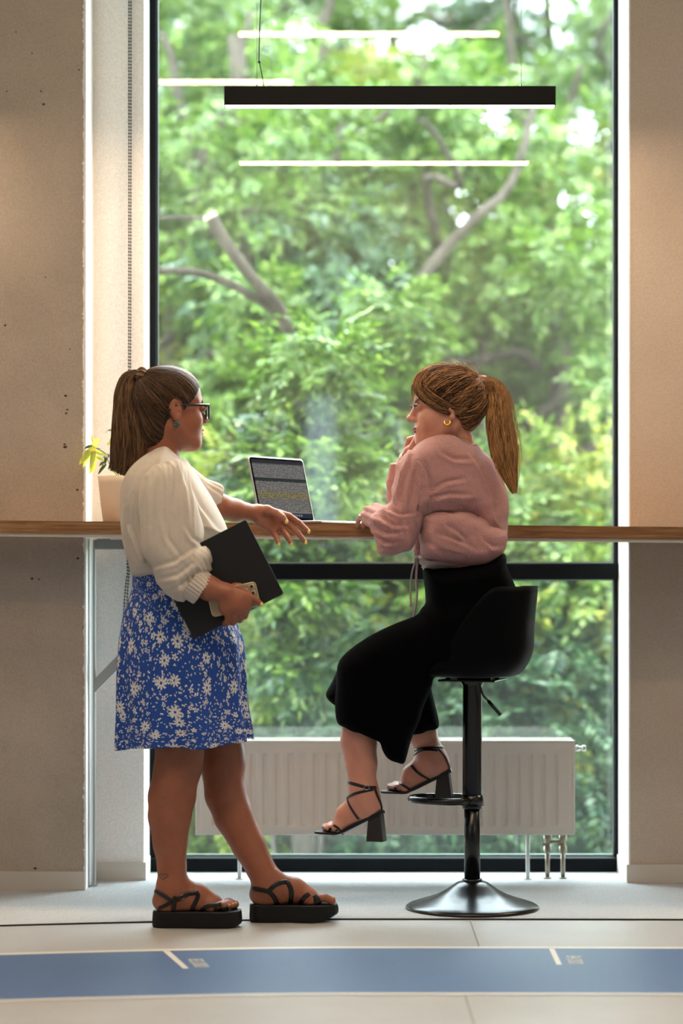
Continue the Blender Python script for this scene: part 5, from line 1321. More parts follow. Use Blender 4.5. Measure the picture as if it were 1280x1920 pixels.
strap(B2, [(625,1547),(633,1552),(641,1562),(646,1570)], .0036, **K1)
strap(B2, [(620,1552),(616,1560),(618,1568),(624,1574)], .0039, **K1)
strap(B2, [(632,1556),(625,1563),(621,1572)], .0034, **K1)
q, _ = B2.near_hit(687, 1477, 6.85, 7.14); MB().tube([q+np.array((.008*math.cos(a), -.004, .006*math.sin(a))) for a in np.linspace(0, 6.28, 16, endpoint=False)], .0013, 6, closed=True).build('buckle', M_silver, s1)
K2 = dict(D0=6.99, D1=7.29, m=M_leather, parent=s2)
strap(B2, [(778,1407),(790,1404),(810,1402),(832,1401)], .0047, wrap=True, **K2)
strap(B2, [(776,1416),(786,1408),(800,1405),(820,1407)], .0039, **K2)
strap(B2, [(822,1404),(832,1416),(839,1430),(843,1442)], .0047, **K2)
strap(B2, [(770,1434),(780,1446),(792,1455),(804,1461)], .0039, **K2)
strap(B2, [(749,1469),(758,1474),(768,1480)], .0036, **K2)
strap(B2, [(742,1476),(737,1484),(738,1492)], .0042, **K2)
strap(B2, [(738,1478),(745,1483),(750,1491)], .0034, **K2)
# ---------------------------------------------------------------- bar stool
M_shell = mat('black_plastic_shell', (.0012,.0017,.0024), .55, spec=.06); M_bmetal = mat('black_gloss_metal', (.0020,.0022,.0028), .25, spec=.5)
DS = 7.05; cS = P(885, 1707, DS); cS[2] = .004
st = empty('bar_stool', cS, 'black bar stool with bucket seat, gas-lift column and trumpet base', 'stool')
zs_ = lambda py: P(0, py, DS)[2]
prof = [(.194,0.0),(.1955,.003),(.194,.007),(.186,.012),(.165,.019),(.135,.028),(.105,.039),(.080,.052),(.060,.066),(.045,.076),(.034,.080)]
MB().lathe(prof, (cS[0], cS[1], cS[2]), 96).build('base', M_bmetal, st)
MB().lathe([(.029,.078),(.030,.082),(.029,.086),(.0245,.087)], cS, 40).build('base_collar', M_bmetal, st)
MB().lathe([(.0235,.084),(.0235,zs_(1505))], (cS[0], cS[1], 0), 40).build('inner_column', M_bmetal, st)
MB().lathe([(.0278,zs_(1516)),(.0285,zs_(1514)),(.0285,zs_(1290)),(.030,zs_(1284)),(.040,zs_(1276)),(.052,zs_(1268))], (cS[0], cS[1], 0), 40).build('outer_column', M_bmetal, st)
# D-shaped footrest pointing the way she faces
yf_ = math.radians(180-18); fx = np.array((math.cos(yf_), math.sin(yf_), 0)); sy_ = np.array((-fx[1], fx[0], 0)); zf = zs_(1500)+.0; pts = []
c0 = np.array((cS[0], cS[1], zf)); 
for a in np.linspace(-2.35, 2.35, 40): pts.append(c0+fx*(.060+.125*math.cos(a)*(1.0 if math.cos(a) > 0 else .5))+sy_*.082*math.sin(a))
pts = [c0+fx*.0+sy_*-.02]+pts+[c0+fx*.0+sy_*.02]
MB().tube(catmull(pts, 3), .0105, 12).build('footrest', M_bmetal, st)
MB().lathe([(.034,-.016),(.034,.016)], c0, 32).build('footrest_clamp', M_bmetal, st)
MB().tube(catmull([P(898,1280,7.0), P(901,1290,7.0), P(906,1304,7.0), P(915,1314,7.0)], 6), .0032, 8).tube([P(915,1314,7.0), P(938,1341,7.0)], [.0052,.0056], 10).build('lift_lever', M_bmetal, st)
# bucket shell: plan is a rounded square, rim high at the back and falling along the sides
ya = math.radians(180-16); sf = np.array((math.cos(ya), math.sin(ya), 0)); sl = np.array((-sf[1], sf[0], 0)); zb_ = zs_(1270); cc_ = np.array((P(886,0,DS)[0], DS+.005, 0))
def shell(off):
    V = []; nu, nv = 96, 26
    for i in range(nu):
        a = 2*math.pi*i/nu      # 0 = back
        ab = abs((a+math.pi) % (2*math.pi)-math.pi)
        t = cl((ab-math.radians(58))/math.radians(62)); rim = .268*(1-sm(t))+.022*sm(t); 
        if ab > math.radians(125): rim = .022-.012*sm(cl((ab-math.radians(125))/math.radians(55)))
        ca, sa = math.cos(a), math.sin(a); e = .78; R_ = 1/((abs(ca)/.172)**(2/e)+(abs(sa)/.205)**(2/e))**(e/2)
        for j in range(nv):
            v = j/(nv-1); s_ = v*1.0
            h_r = .10+.90*min(1.0, (v/.55))**.75 if v > 0 else .10
            bowl = cl((v-.30)/.70); z = .012*(h_r**2)+(rim-.012)*bowl**1.25; r_ = R_*(.16+.84*math.sin(min(1, v/.62)*math.pi/2)**1.0)
            lean = .015*(z/.268)*max(0, ca); r_ = r_-.020*math.exp(-((z-.15)/.06)**2)*max(0, ca)**2*0.3
            r2 = max(.0, r_-off); zz = z+off*(1-bowl)*.9
            p = cc_-sf*(r2*ca+lean)+sl*(r2*sa); V.append((p[0], p[1], zb_+zz))
    return V, nu, nv
V1, nu, nv = shell(0.0); V2, _, _ = shell(.006)
F = []; o_ = nu*nv
for i in range(nu):
    i2 = (i+1) % nu
    for j in range(nv-1):
        F.append((i*nv+j, i*nv+j+1, i2*nv+j+1, i2*nv+j)); F.append((o_+i*nv+j, o_+i2*nv+j, o_+i2*nv+j+1, o_+i*nv+j+1))
    F.append((i*nv+nv-1, o_+i*nv+nv-1, o_+i2*nv+nv-1, i2*nv+nv-1))
F.append(tuple(i*nv for i in range(nu))); F.append(tuple(o_+i*nv for i in range(nu))[::-1])
sh = MB().add(V1+V2, F, True).build('seat_shell', M_shell, st)
mb = MB().box((-.085,-.085,-.010), (.085,.085,-.004), bev=.002); 
for x in (-.06,.06):
    for y in (-.06,.06): mb.lathe([(.007,-.004),(.007,.012)], (x, y, 0), 10)
o = mb.build('mounting_plate', M_bmetal, st); o.matrix_local = Matrix.Translation(Vector(cc_+np.array((0,0,zb_)))-Vector(st.location)) @ Matrix.Rotation(ya, 4, 'Z')

# ---------------------------------------------------------------- laptop on the counter
M_alu = mat('silver_laptop', srgb(176,172,168), .32, metal=.7); Dc = 7.45
phi = math.radians(57); hd = np.array((math.cos(phi), math.sin(phi), 0)); nd = np.array((math.sin(phi), -math.cos(phi), 0)); hc = P(540, 979, Dc); hc[2] = ctop(hc[0])+.009
lap = empty('laptop', (hc[0], hc[1], ctop(hc[0])), 'open silver laptop with a page of text on its screen, standing on the oak counter', 'laptop')
W2, LD = .150, .212; up = np.array((0,0,1.0)); tl = math.radians(13); sd = up*math.cos(tl)-nd*math.sin(tl); sn = np.cross(hd, sd); sn = sn if sn@nd > 0 else -sn
bz = np.array((0,0,-.0015))
slab(hc-hd*W2-up*.0040+nd*.004, hd*2*W2, nd*LD, .007, .0015, 'base', M_alu, lap, .012)
slab(hc-hd*W2-sn*.0028, hd*2*W2, sd*.206, .0045, .001, 'lid', M_alu, lap, .012)
q0 = hc-hd*(W2-.004)+sd*.004; slab(q0, hd*(2*W2-.008), sd*.198, .0014, 0, 'screen_bezel', mat('screen_bezel', (.003,.003,.004), .9, spec=.0), lap, .010)
M_scr = bpy.data.materials.new('laptop_screen'); M_scr.use_nodes = True; n = N(M_scr)
uvn = n.n('ShaderNodeUVMap'); sxy = n.n('ShaderNodeSeparateXYZ'); n.l(uvn.outputs[0], sxy.inputs[0]); vv_ = sxy.outputs[1]; uu_ = sxy.outputs[0]
lines = n.math('LESS_THAN', n.math('FRACT', n.math('MULTIPLY', vv_, 34.0)), .45)
mp = n.n('ShaderNodeMapping'); mp.inputs['Scale'].default_value = (44, 34, 1); n.l(uvn.outputs[0], mp.inputs[0])
wn = n.n('ShaderNodeTexNoise'); wn.inputs['Scale'].default_value = 1.0; wn.inputs['Detail'].default_value = 2; n.l(mp.outputs[0], wn.inputs['Vector'])
ink = n.math('MULTIPLY', lines, n.math('GREATER_THAN', wn.outputs['Fac'], .46))
page = n.ramp(vv_, [(0.0,(.02,.03,.06)),(.085,(.02,.03,.06)),(.086,(.42,.40,.36)),(.33,(.42,.40,.36)),(.331,(.52,.44,.22)),(.46,(.52,.44,.22)),(.461,(.44,.42,.38)),(.63,(.44,.42,.38)),(.631,(.02,.045,.04)),(.69,(.02,.045,.04)),(.691,(.42,.41,.38)),(.93,(.40,.40,.38)),(.931,(.02,.025,.03)),(1.0,(.02,.025,.03))])
n.b.inputs['Roughness'].default_value = .9; n.b.inputs['Specular IOR Level'].default_value = .0
ic = n.math('MULTIPLY', ink, n.math('GREATER_THAN', vv_, .10)); c_ = n.mix(ic, page, (.05,.05,.05))
icons = n.math('MULTIPLY', n.math('LESS_THAN', n.math('ABSOLUTE', n.math('SUBTRACT', vv_, .045)), .018), n.math('MULTIPLY', n.math('GREATER_THAN', uu_, .30), n.math('LESS_THAN', n.math('FRACT', n.math('MULTIPLY', uu_, 22)), .6)))
icons = n.math('MULTIPLY', icons, n.math('LESS_THAN', uu_, .80)); c_ = n.mix(icons, c_, (.45,.47,.50))
n.l(c_, n.b.inputs['Base Color']); n.l(c_, n.b.inputs['Emission Color']); n.b.inputs['Emission Strength'].default_value = .26; n.b.inputs['Base Color'].default_value = (0,0,0,1)
for lk in list(n.t.links):
    if lk.to_socket == n.b.inputs['Base Color']: n.t.links.remove(lk)
n.b.inputs['Base Color'].default_value = (.01,.01,.012,1)
s0 = hc-hd*(W2-.010)+sd*.012+sn*.0012; V = [s0, s0+hd*(2*W2-.020), s0+hd*(2*W2-.020)+sd*.184, s0+sd*.184]
me = mesh_from('screen', V, [(0,1,2,3)]); uvl = me.uv_layers.new(name='UVMap')
for i, uv in enumerate(((0,0),(1,0),(1,1),(0,1))): uvl.data[i].uv = uv
link('screen', me, M_scr, lap)
kb_ = MB(); M_key = mat('black_keys', (.02,.02,.022), .5)
for r_i in range(5):
    for c_i in range(13):
        o_ = hc-hd*(W2-.016)+hd*(c_i*.0206)+nd*(.020+r_i*.0186)-up*.0005
        M = np.eye(4); M[:3,0] = hd; M[:3,1] = nd; M[:3,2] = up; M[:3,3] = o_; kb_.box((0,0,0), (.0180,.0160,.0010), M)
kb_.build('keyboard', M_key, lap)

# ---------------------------------------------------------------- potted plant
M_pot = mat('matte_cream_pot', srgb(222,205,184), .7, spec=.25); DP = 7.40; cp = P(231, 976, DP); cp[2] = ctop(cp[0])+.001; kp = DP/FPX
pot = empty('potted_plant', cp, 'variegated yellow and green houseplant in a tall cream pot on the counter', 'plant')
hp = H0+(HOR-893)*kp-cp[2]
MB().lathe([(.030,0),(.0600,.0),(.0625,.004),(.0700,.06),(.0765,hp-.02),(.0785,hp),(.0735,hp),(.0700,hp-.012),(.010,hp-.014)], cp, 56).build('pot', M_pot, pot)
MB().lathe([(.0705,hp-.020),(.055,hp-.016),(.020,hp-.014),(.001,hp-.013)], cp, 30).build('soil', mat('potting_soil', (.03,.02,.014), 1.0), pot)
M_leafY = mat('variegated_leaf', srgb(225,205,60), .4); n = N(M_leafY); v = n.coord(); a = n.noise(v, 26, 3)
n.color(n.ramp(a, [(.40, srgb(60,96,34)), (.47, srgb(120,140,50)), (.52, srgb(232,214,70)), (.70, srgb(246,232,120))])); tr_ = n.n('ShaderNodeBsdfTranslucent'); tr_.inputs[0].default_value = (.75,.70,.12,1)
mx_ = n.n('ShaderNodeMixShader'); mx_.inputs[0].default_value = .45; n.l(n.b.outputs[0], mx_.inputs[1]); n.l(tr_.outputs[0], mx_.inputs[2]); n.l(mx_.outputs[0], n.out.inputs[0])
M_leafG = mat('dark_green_leaf', srgb(44,78,30), .4); M_stem = mat('green_stem', srgb(110,110,50), .6)
def leaf(mb, base, tip, wid, nrm, droop=.0):
    base, tip = np.array(base), np.array(tip); ax = tip-base; ln = np.linalg.norm(ax); ax /= ln; nrm = np.array(nrm, float); s_ = np.cross(ax, nrm); s_ /= np.linalg.norm(s_); nn2 = np.cross(s_, ax); V = []; F = []; m_ = 9
    for i in range(m_):
        t = i/(m_-1); w_ = wid*math.sin(math.pi*min(1, t**.85*.98+.01))**.8; c = base+ax*ln*t+nn2*(math.sin(t*math.pi)*ln*.10)
        for k_ in (-1, -.5, 0, .5, 1): V.append(c+s_*w_*k_+nn2*abs(k_)*w_*.35)
    for i in range(m_-1):
        for k_ in range(4): F.append((i*5+k_, i*5+k_+1, (i+1)*5+k_+1, (i+1)*5+k_))
    mb.add(V, F, True)
PP = lambda x, y, d=DP: P(x, y, d)
stm = MB(); crown = PP(225, 893)
for pts in ([(225,900),(205,870),(197,850),(175,838)],[(225,900),(212,860),(210,830),(212,808)],[(225,900),(232,870),(236,850)],[(197,850),(195,865),(190,878)],[(200,855),(185,850),(172,842)],[(225,900),(240,880),(262,850),(264,835)]):
    stm.tube(catmull([PP(*p) for p in pts], 5), .0016, 6)
stm.build('stem', M_stem, pot)
ly = [((175,836),(148,872),11),((176,838),(156,876),9),((172,832),(177,862),8),((178,838),(170,880),9),((176,838),(180,868),9),((172,834),(186,842),7),((178,846),(200,855),7),((176,842),(168,890),8),((175,832),(190,822),7),((174,828),(172,816),5),((205,833),(212,820),7),((200,832),(216,836),7),((180,856),(196,864),6),((225,888),(236,910),12),((215,890),(203,903),11),((232,892),(222,911),9),((180,866),(172,886),7),((262,840),(270,820),8),((260,838),(262,822),7),((185,850),(196,855),6)]
for i, (b, t, w_) in enumerate(ly):
    mb = MB(); leaf(mb, PP(b[0], b[1], DP-.02+.02*((i*7)%3)), PP(t[0], t[1], DP-.03+.03*((i*5)%3)), w_*kp*.55, (.15, -.9, .45 if i % 2 else .1)); mb.build('leaf', M_leafY, pot)
for i, (b, t, w_) in enumerate([((174,836),(158,842),6),((212,808),(198,812),6),((213,806),(212,798),4),((197,866),(186,874),6),((200,850),(203,860),5),((198,858),(197,872),5),((200,870),(184,890),6),((226,893),(212,908),8),((188,840),(182,842),5),((236,896),(244,886),7),((202,862),(190,858),4)]):
    mb = MB(); leaf(mb, PP(b[0], b[1], DP-.03+.02*((i*7)%3)), PP(t[0], t[1], DP-.035+.03*((i*5)%3)), w_*kp*.55, (.1, -.8, .6)); mb.build('leaf', M_leafG, pot)
# ---------------------------------------------------------------- outside: trees, shrubs, ground
def leafmat(name, cols, trans=.30, rough=.38):
    m = mat(name, cols[0], .45, spec=.22); n = N(m); g = n.n('ShaderNodeNewGeometry')
    c = n.ramp(g.outputs['Random Per Island'], [((i+.5)/len(cols), col) for i, col in enumerate(cols)]); n.color(c)
    tc = n.mix(1.0, c, (1.05, 1.15, .60), 'MULTIPLY'); t = n.n('ShaderNodeBsdfTranslucent'); n.l(tc, t.inputs[0])
    mx = n.n('ShaderNodeMixShader'); mx.inputs[0].default_value = trans; n.l(n.b.outputs[0], mx.inputs[1]); n.l(t.outputs[0], mx.inputs[2]); n.l(mx.outputs[0], n.out.inputs[0]); return m
LEAF_A = leafmat('fresh_green_leaves', [srgb(52,80,30), srgb(84,108,40), srgb(42,70,34), srgb(108,128,52), srgb(64,92,36), srgb(120,134,84)])  # pale last tone paints in glints on the leaves
LEAF_B = leafmat('deep_green_leaves', [srgb(26,52,30), srgb(42,70,40), srgb(22,44,28), srgb(58,84,46), srgb(92,108,86)], .25)  # palest tone here is a painted glint as well
LEAF_C = leafmat('yellow_green_leaves', [srgb(96,110,36), srgb(122,128,44), srgb(70,92,34), srgb(142,136,60)])
BARK = mat('grey_brown_bark', srgb(112,100,88), .95, spec=.1); n = N(BARK); v = n.coord('Object', (1,1,.25)); a = n.noise(v, 14, 6, .7)
n.color(n.ramp(a, [(.3, srgb(34,29,25)), (.7, srgb(80,72,64))])); n.bump(a, .8, .03)
CUTW = mat('pale_cut_wood', srgb(226,196,160), .8)
def foliage(seed, ncl, radius, zs, leaf_len=.075, per=11, clumps=30, clump_r=.52, hollow=.55, rach=.26):
    """compound leaves (pairs of leaflets on drooping stalks) gathered in clumps through the crown"""
    r = np.random.default_rng(seed)
    cc = r.normal(size=(clumps, 3)); cc /= np.linalg.norm(cc, axis=1)[:, None]; cc *= (hollow+(1-hollow)*r.random((clumps, 1)))*np.array((radius, radius, zs))
    ci = r.integers(0, clumps, ncl); d = r.normal(size=(ncl, 3)); d /= np.linalg.norm(d, axis=1)[:, None]
    base = cc[ci]+d*(clump_r*r.random((ncl, 1))**.45)*np.array((1.15, 1.15, .75))
    out = d*np.array((1, 1, .4))+r.normal(size=(ncl, 3))*.5+np.array((0, 0, -.35)); out /= np.linalg.norm(out, axis=1)[:, None]
    sd = np.cross(out, np.array((0, 0, 1.0))+r.normal(size=(ncl, 3))*.25); sd /= np.linalg.norm(sd, axis=1)[:, None]; up_ = np.cross(sd, out)
    k = np.arange(per); along = (k//2+1)/(per//2+1); sgn = np.where(k % 2 == 0, 1, -1)*1.0; sgn[-1] = 0
    ll = leaf_len*(.8+.5*r.random((ncl, 1)))
    b = base[:, None]+out[:, None]*along[None, :, None]*rach
    ax = out[:, None]*(.55+.45*(sgn == 0))[None, :, None]+sd[:, None]*sgn[None, :, None]*.85+up_[:, None]*(r.random((ncl, per, 1))-.7)*.5; ax /= np.linalg.norm(ax, axis=2, keepdims=True)
    wv = np.cross(ax, up_[:, None]+r.normal(size=(ncl, per, 3))*.25); wv /= np.linalg.norm(wv, axis=2, keepdims=True)
    L_ = ll[:, None]; W_ = L_*.21
    V = np.stack([b, b+ax*L_*.45+wv*W_, b+ax*L_, b+ax*L_*.45-wv*W_], 2).reshape(-1, 3)
    F = np.arange(len(V)).reshape(-1, 4); return V, F
FOL = {}
for key, args in {'a': (101, 2500, 2.1, 2.6, .105), 'b': (102, 2500, 2.1, 2.6, .105), 'c': (103, 2100, 1.9, 2.2, .105), 's': (104, 3800, 1.3, .9)}.items():
    kw = dict(clumps=14, hollow=.3, clump_r=.6) if key == 's' else {}
    V, F = foliage(*args, **kw); FOL[key] = mesh_from('foliage_'+key, V, F)
def limb(mb, a, b, ra, rb, seed, bend=.12, n=7):
    r = np.random.default_rng(seed); a, b = np.array(a, float), np.array(b, float); L_ = np.linalg.norm(b-a); p = [a]
    for i in range(1, n): p.append(a+(b-a)*i/n+r.normal(size=3)*bend*L_*.18)
    p.append(b); mb.tube(catmull(p, 3), np.linspace(ra, rb, (len(p)-1)*3+1), 9)
TREEMESH = {}
def trunk_mesh(seed, h):
    r = np.random.default_rng(seed); mb = MB(); limb(mb, (0,0,0), (.2*r.normal(),.2*r.normal(),h), .13, .05, seed, .06)
    for i in range(9):
        z = h*(.42+.055*i); a = r.random()*6.28; ln = 1.0+1.0*r.random(); limb(mb, (0,0,z), (ln*math.cos(a), ln*math.sin(a), z+.6+.6*r.random()), .045, .012, seed*20+i, .3)
    return mb.mesh('trunk')
for k_ in range(3): TREEMESH[k_] = trunk_mesh(40+k_, 7.5)
GZ = -3.0
FOLM = {}
def fmesh(key, mname, m):
    if (key, mname) not in FOLM: me = FOL[key].copy(); me.materials.clear(); me.materials.append(m); FOLM[(key, mname)] = me
    return FOLM[(key, mname)]
def tree(x, y, zc, key, mname, m, label, rot, sc=(1,1,1), name='tree', group=None, trunk=True):
    t = empty(name, (x, y, GZ), label, 'tree' if name == 'tree' else 'shrub', group)
    o = bpy.data.objects.new('foliage', fmesh(key, mname, m)); COL.objects.link(o); o.parent = t; o.location = (0, 0, zc-GZ); o.rotation_euler = (0, 0, rot); o.scale = sc
    if trunk:
        k_ = int(rot*3) % 3
        if not TREEMESH[k_].materials: TREEMESH[k_].materials.append(BARK)
        o = bpy.data.objects.new('trunk', TREEMESH[k_]); COL.objects.link(o); o.parent = t; o.rotation_euler = (0, 0, rot*2); o.scale = (1, 1, (zc-GZ+1.5)/7.5)
    return t
def at(px, py, D): q = P(px, py, D); return q[0], q[1], q[2]
specs = [ # px, py, D of the crown's centre, mesh, material, scale
 (250,380,16.0,'a','A',(.75,.6,.75),'fresh green tree crown at the left edge of the upper pane'),
 (470,520,14.5,'b','A',(.62,.5,.62),'green leafy tree behind the sawn bare limb'),
 (560,900,13.5,'c','B',(.62,.5,.70),'dark green tree outside directly behind the laptop'),
 (330,820,14.5,'c','C',(.55,.5,.55),'yellow green tree outside behind the glasses of the standing woman'),
 (830,560,15.0,'a','A',(.66,.5,.62),'green leafy tree outside just above the seated woman'),
 (1080,640,16.0,'b','C',(.62,.5,.62),'yellow green tree outside above the tiled roof at the right'),
 (1010,900,14.0,'a','A',(.60,.5,.60),'green tree outside to the right of the long ponytail'),
 (720,760,17.0,'b','A',(.85,.6,.80),'broad green tree outside between the heads of the two women'),
 (380,180,20.0,'c','A',(.70,.6,.52),'far green tree behind the left end of the pendant lamp'),
 (650,350,21.0,'a','C',(.70,.6,.48),'far yellow green tree just below the middle of the pendant lamp'),
 (900,230,24.0,'b','A',(.62,.6,.50),'far thin tree with sky gaps behind the right end of the pendant lamp'),
 (1150,200,21.0,'c','A',(.42,.6,.50),'far sparse tree at the right edge of the upper pane'),
 (500,640,23.0,'a','B',(1.1,.7,.9),'dark green tree deep in the stand at the left'),
 (980,700,24.0,'b','B',(1.0,.7,.80),'dark green tree deep in the stand at the right'),
 (760,40,25.0,'c','A',(.70,.6,.40),'thin treetop at the upper middle edge of the photo'),
 (1050,60,24.0,'a','B',(.40,.6,.40),'thin treetop at the upper right corner of the pane'),
 (480,40,23.0,'b','A',(.60,.6,.45),'thin treetop at the upper left corner of the pane'),
 (240,1000,18.0,'b','B',(.8,.6,.8),'dark green tree hidden behind the standing woman'),
 (780,1000,20.0,'c','B',(1.0,.7,.9),'dark green tree outside behind the seated woman at counter height'),
 (1200,1000,19.0,'a','B',(.9,.6,.9),'dark green tree outside beside the right window frame'),
 (-420,420,15.5,'b','A',(.9,.7,.9),'green tree outside hidden behind the left pier, nearest the house'),
 (-900,560,19.0,'c','B',(1.1,.8,1.1),'dark green tree outside far behind the left pier'),
 (-250,40,22.0,'a','A',(1.0,.8,.8),'tall green tree outside behind the upper left pier'),
 (1700,480,16.0,'a','A',(.9,.7,.9),'green tree outside hidden behind the right pier, nearest the house'),
 (1500,430,16.5,'b','A',(.6,.6,.8),'green tree outside just past the right window frame'),
 (2100,600,20.0,'c','B',(1.1,.8,1.1),'dark green tree outside far behind the right pier')]
MM = {'A': LEAF_A, 'B': LEAF_B, 'C': LEAF_C}
for i, (px, py, D, key, mn, sc_, lb) in enumerate(specs):
    x, y, z = at(px, py, D); tree(x, y, z, key, mn, MM[mn], lb, i*1.37+.3, sc_)
sh = [(330,1180,12.5,'A','green shrub outside just below the transom behind the blue skirt'),(520,1230,11.8,'C','yellow green shrub outside between the skirt and the black culottes'),(700,1200,12.6,'A','green shrub outside behind the lap of the seated woman'),
 (930,1220,12.0,'A','green shrub outside behind the black seat shell'),(1120,1180,12.4,'C','yellow green shrub outside right of the stool just below the transom'),(420,1400,12.2,'B','dark shrub outside behind the left end of the radiator'),
 (640,1420,12.0,'B','dark shrub outside behind the middle of the radiator'),(860,1400,12.4,'B','dark shrub outside behind the radiator at the stool column'),(1080,1420,11.8,'B','dark shrub outside beside the right end of the radiator'),
 (280,1560,12.2,'B','lowest dark shrub outside at the left window corner'),(520,1600,12.0,'A','low green shrub outside under the left half of the radiator'),(760,1600,12.2,'B','low dark shrub outside under the middle of the radiator'),
 (1000,1620,12.0,'A','low green shrub outside behind the radiator valves'),(1200,1560,12.6,'B','lowest dark shrub outside at the right window corner'),(200,1330,13,'B','dark shrub outside hidden behind the left reveal'),(1250,1330,13.5,'B','dark shrub outside behind the right pier')]
for i, (px, py, D, mn, lb) in enumerate(sh):
    x, y, z = at(px, py, D); tree(x, y, z, 's', mn, MM[mn], lb, i*2.1, (.85,.75,.85), 'shrub', None, trunk=False)
V, F = foliage(105, 330, .26, .40, leaf_len=.060, clumps=7, hollow=.2, clump_r=.17, rach=.15); FOL['f'] = mesh_from('foliage_f', V, F)
sap = [(600,800,10.2,'A','leafy sapling close outside where the bare limbs meet'),(540,960,10.4,'B','dark leafy sapling close outside behind the laptop lid'),(560,1180,10.3,'A','leafy sapling close outside below the gesturing hand'),
 (735,690,11.8,'A','leafy sapling at the foot of the leaning bare branch'),(690,900,11.6,'B','dark leafy sapling outside left of the pink sleeve'),(585,1330,10.3,'B','dark low sapling outside left of the culottes hem'),(480,660,12.4,'A','leafy sapling outside right of the ponytail and the thick grey trunk')]
for i, (px, py, D, mn, lb) in enumerate(sap):
    x, y, z = at(px, py, D); t = empty('sapling', (x, y, GZ), lb, 'sapling')
    o = bpy.data.objects.new('foliage', fmesh('f', mn, MM[mn])); COL.objects.link(o); o.parent = t; o.location = (0, 0, z-GZ); o.rotation_euler = (0, 0, i*1.9)
    mb = MB(); limb(mb, (x, y, GZ), (x, y, z), .016, .006, 300+i, .03); mb.build('stem', BARK, t)
# individual limbs seen in the photo
cl_t = empty('broken_limb_tree', at(640, 1400, 10.6), 'bare pruned tree with pale sawn limb end in front of the foliage', 'tree')
mb = MB(); mb.tube(catmull([P(395,408,10.6), P(430,465,10.6), P(480,530,10.62), P(525,580,10.65), P(545,640,10.7)], 5), np.linspace(.030,.026,21), 10)
mb.tube(catmull([P(545,640,10.7), P(565,760,10.75), P(560,900,10.8), P(575,1100,10.8), P(570,1400,10.8), P(570,2300,10.8)], 5), np.linspace(.028,.07,26), 10)
mb.tube(catmull([P(545,640,10.7), P(520,590,10.68), P(460,548,10.65), P(400,520,10.65), P(340,508,10.6), P(250,512,10.6)], 5), np.linspace(.022,.016,26), 9)
mb.tube(catmull([P(385,410,10.6), P(330,408,10.7), P(250,415,10.7)], 5), np.linspace(.010,.007,11), 8)
mb.build('branch', BARK, cl_t)
d_ = P(395,408,10.6)-P(430,465,10.6); d_ /= np.linalg.norm(d_); MB().tube([P(395,408,10.6)-d_*.004, P(395,408,10.6)+d_*.012], [.0305,.029], 14).build('sawn_end', CUTW, cl_t)
t2 = empty('leaning_limb_tree', at(700, 1500, 13.0), 'leaning bare branch running up to the right among the leaves', 'tree')
mb = MB(); mb.tube(catmull([P(745,620,13), P(765,570,13), P(800,510,13), P(850,450,13), P(900,400,13), P(960,340,13.2), P(1000,200,13.4)], 5), np.linspace(.040,.020,31), 9)
mb.tube(catmull([P(745,620,13), P(720,760,13.4), P(700,1100,13.6), P(690,2000,13.6)], 5), np.linspace(.04,.07,16), 9); mb.build('branch', BARK, t2)
t3 = empty('low_pruned_tree', at(560, 1500, 11.2), 'low cut branch with pale end beside the laptop outside the glass', 'tree')
mb = MB(); mb.tube(catmull([P(450,793,11.2), P(490,820,11.2), P(530,850,11.2), P(600,960,11.3), P(620,1300,11.3), P(620,2200,11.3)], 5), np.linspace(.020,.04,26), 9); mb.build('branch', BARK, t3)
MB().tube([P(447,791,11.2), P(452,794.5,11.2)], .022, 12).build('sawn_end', CUTW, t3)
t4 = empty('tree', at(395, 1300, 15.0), 'thick grey trunk standing among the leaves on the left', 'tree')
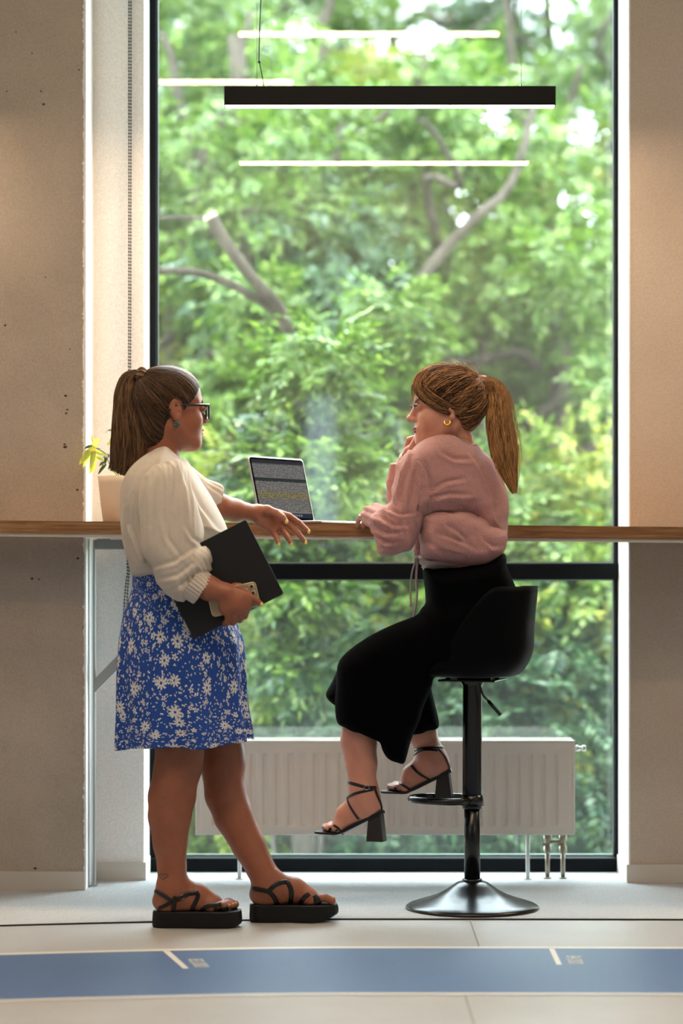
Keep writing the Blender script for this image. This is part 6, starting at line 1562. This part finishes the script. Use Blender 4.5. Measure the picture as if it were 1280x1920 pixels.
mb = MB(); limb(mb, at(400,2600,15), at(392,250,15), .16, .055, 77, .03, 9); limb(mb, at(392,400,15), at(300,60,15), .05, .02, 78, .1); limb(mb, at(392,330,15), at(470,20,15), .04, .015, 79, .1); mb.build('trunk', BARK, t4)
t5 = empty('tree', at(1000, 1300, 17.0), 'slender trunk with forked boughs standing at the upper right', 'tree')
mb = MB(); limb(mb, at(1010,2600,17), at(1005,420,17), .13, .07, 87, .03, 9); limb(mb, at(1005,450,17), at(1090,120,17), .05, .02, 88, .04); limb(mb, at(1005,430,17), at(940,-40,17), .05, .02, 89, .04); limb(mb, at(560,200,19), at(640,-60,19), .05, .03, 90, .1); mb.build('trunk', BARK, t5)
# distant roof with pale tiles
M_roof = mat('pale_clay_tile', srgb(226,196,176), .8); rf = empty('tiled_roof', at(1110, 760, 19.0), 'pale clay tiled roof glimpsed through the leaves at the right', 'roof')
mb = MB()
for r_i in range(7):
    for c_i in range(11):
        px = 1035+c_i*24-r_i*6; py = 800-c_i*15.5+r_i*20-((c_i+r_i)%2)*2; q = P(px, py, 19.0+.02*r_i)
        M = np.array(Matrix.Translation(q) @ Matrix.Rotation(math.radians(33), 4, 'Y') @ Matrix.Rotation(math.radians(35), 4, 'X')); mb.box((-.042,-.02,-.030), (.042,.004,.030), M @ np.diag((1,1,1,1)), bev=.012)
mb.build('roof_tiles', M_roof, rf)
q = [P(1010,830,19.15), P(1330,620,19.15), P(1290,760,19.3), P(1010,950,19.3)]
V = q+[p+np.array((0,.1,0)) for p in q]
MB().add(V, [(0,1,2,3),(7,6,5,4),(0,4,5,1),(1,5,6,2),(2,6,7,3),(3,7,4,0)]).build('roof_deck', mat('dark_roof_deck', srgb(90,84,76), .9), rf)
# ground outside
M_gr = mat('grass', srgb(96,124,66), .95, spec=.1); n = N(M_gr); a = n.noise(n.coord(), 2.5, 6, .7); n.color(n.ramp(a, [(.3, srgb(60,90,44)), (.7, srgb(140,160,92))]))
o = MB().box((-40, 8.16, GZ-.2), (40, 80, GZ)).build('ground', M_gr); o['kind'] = 'structure'
o = MB().box((-6.1, 8.0, -.30), (6.1, 8.55, -.10)).build('trim_7', mat('outer_sill', srgb(150,152,150), .7)); o['kind'] = 'structure'
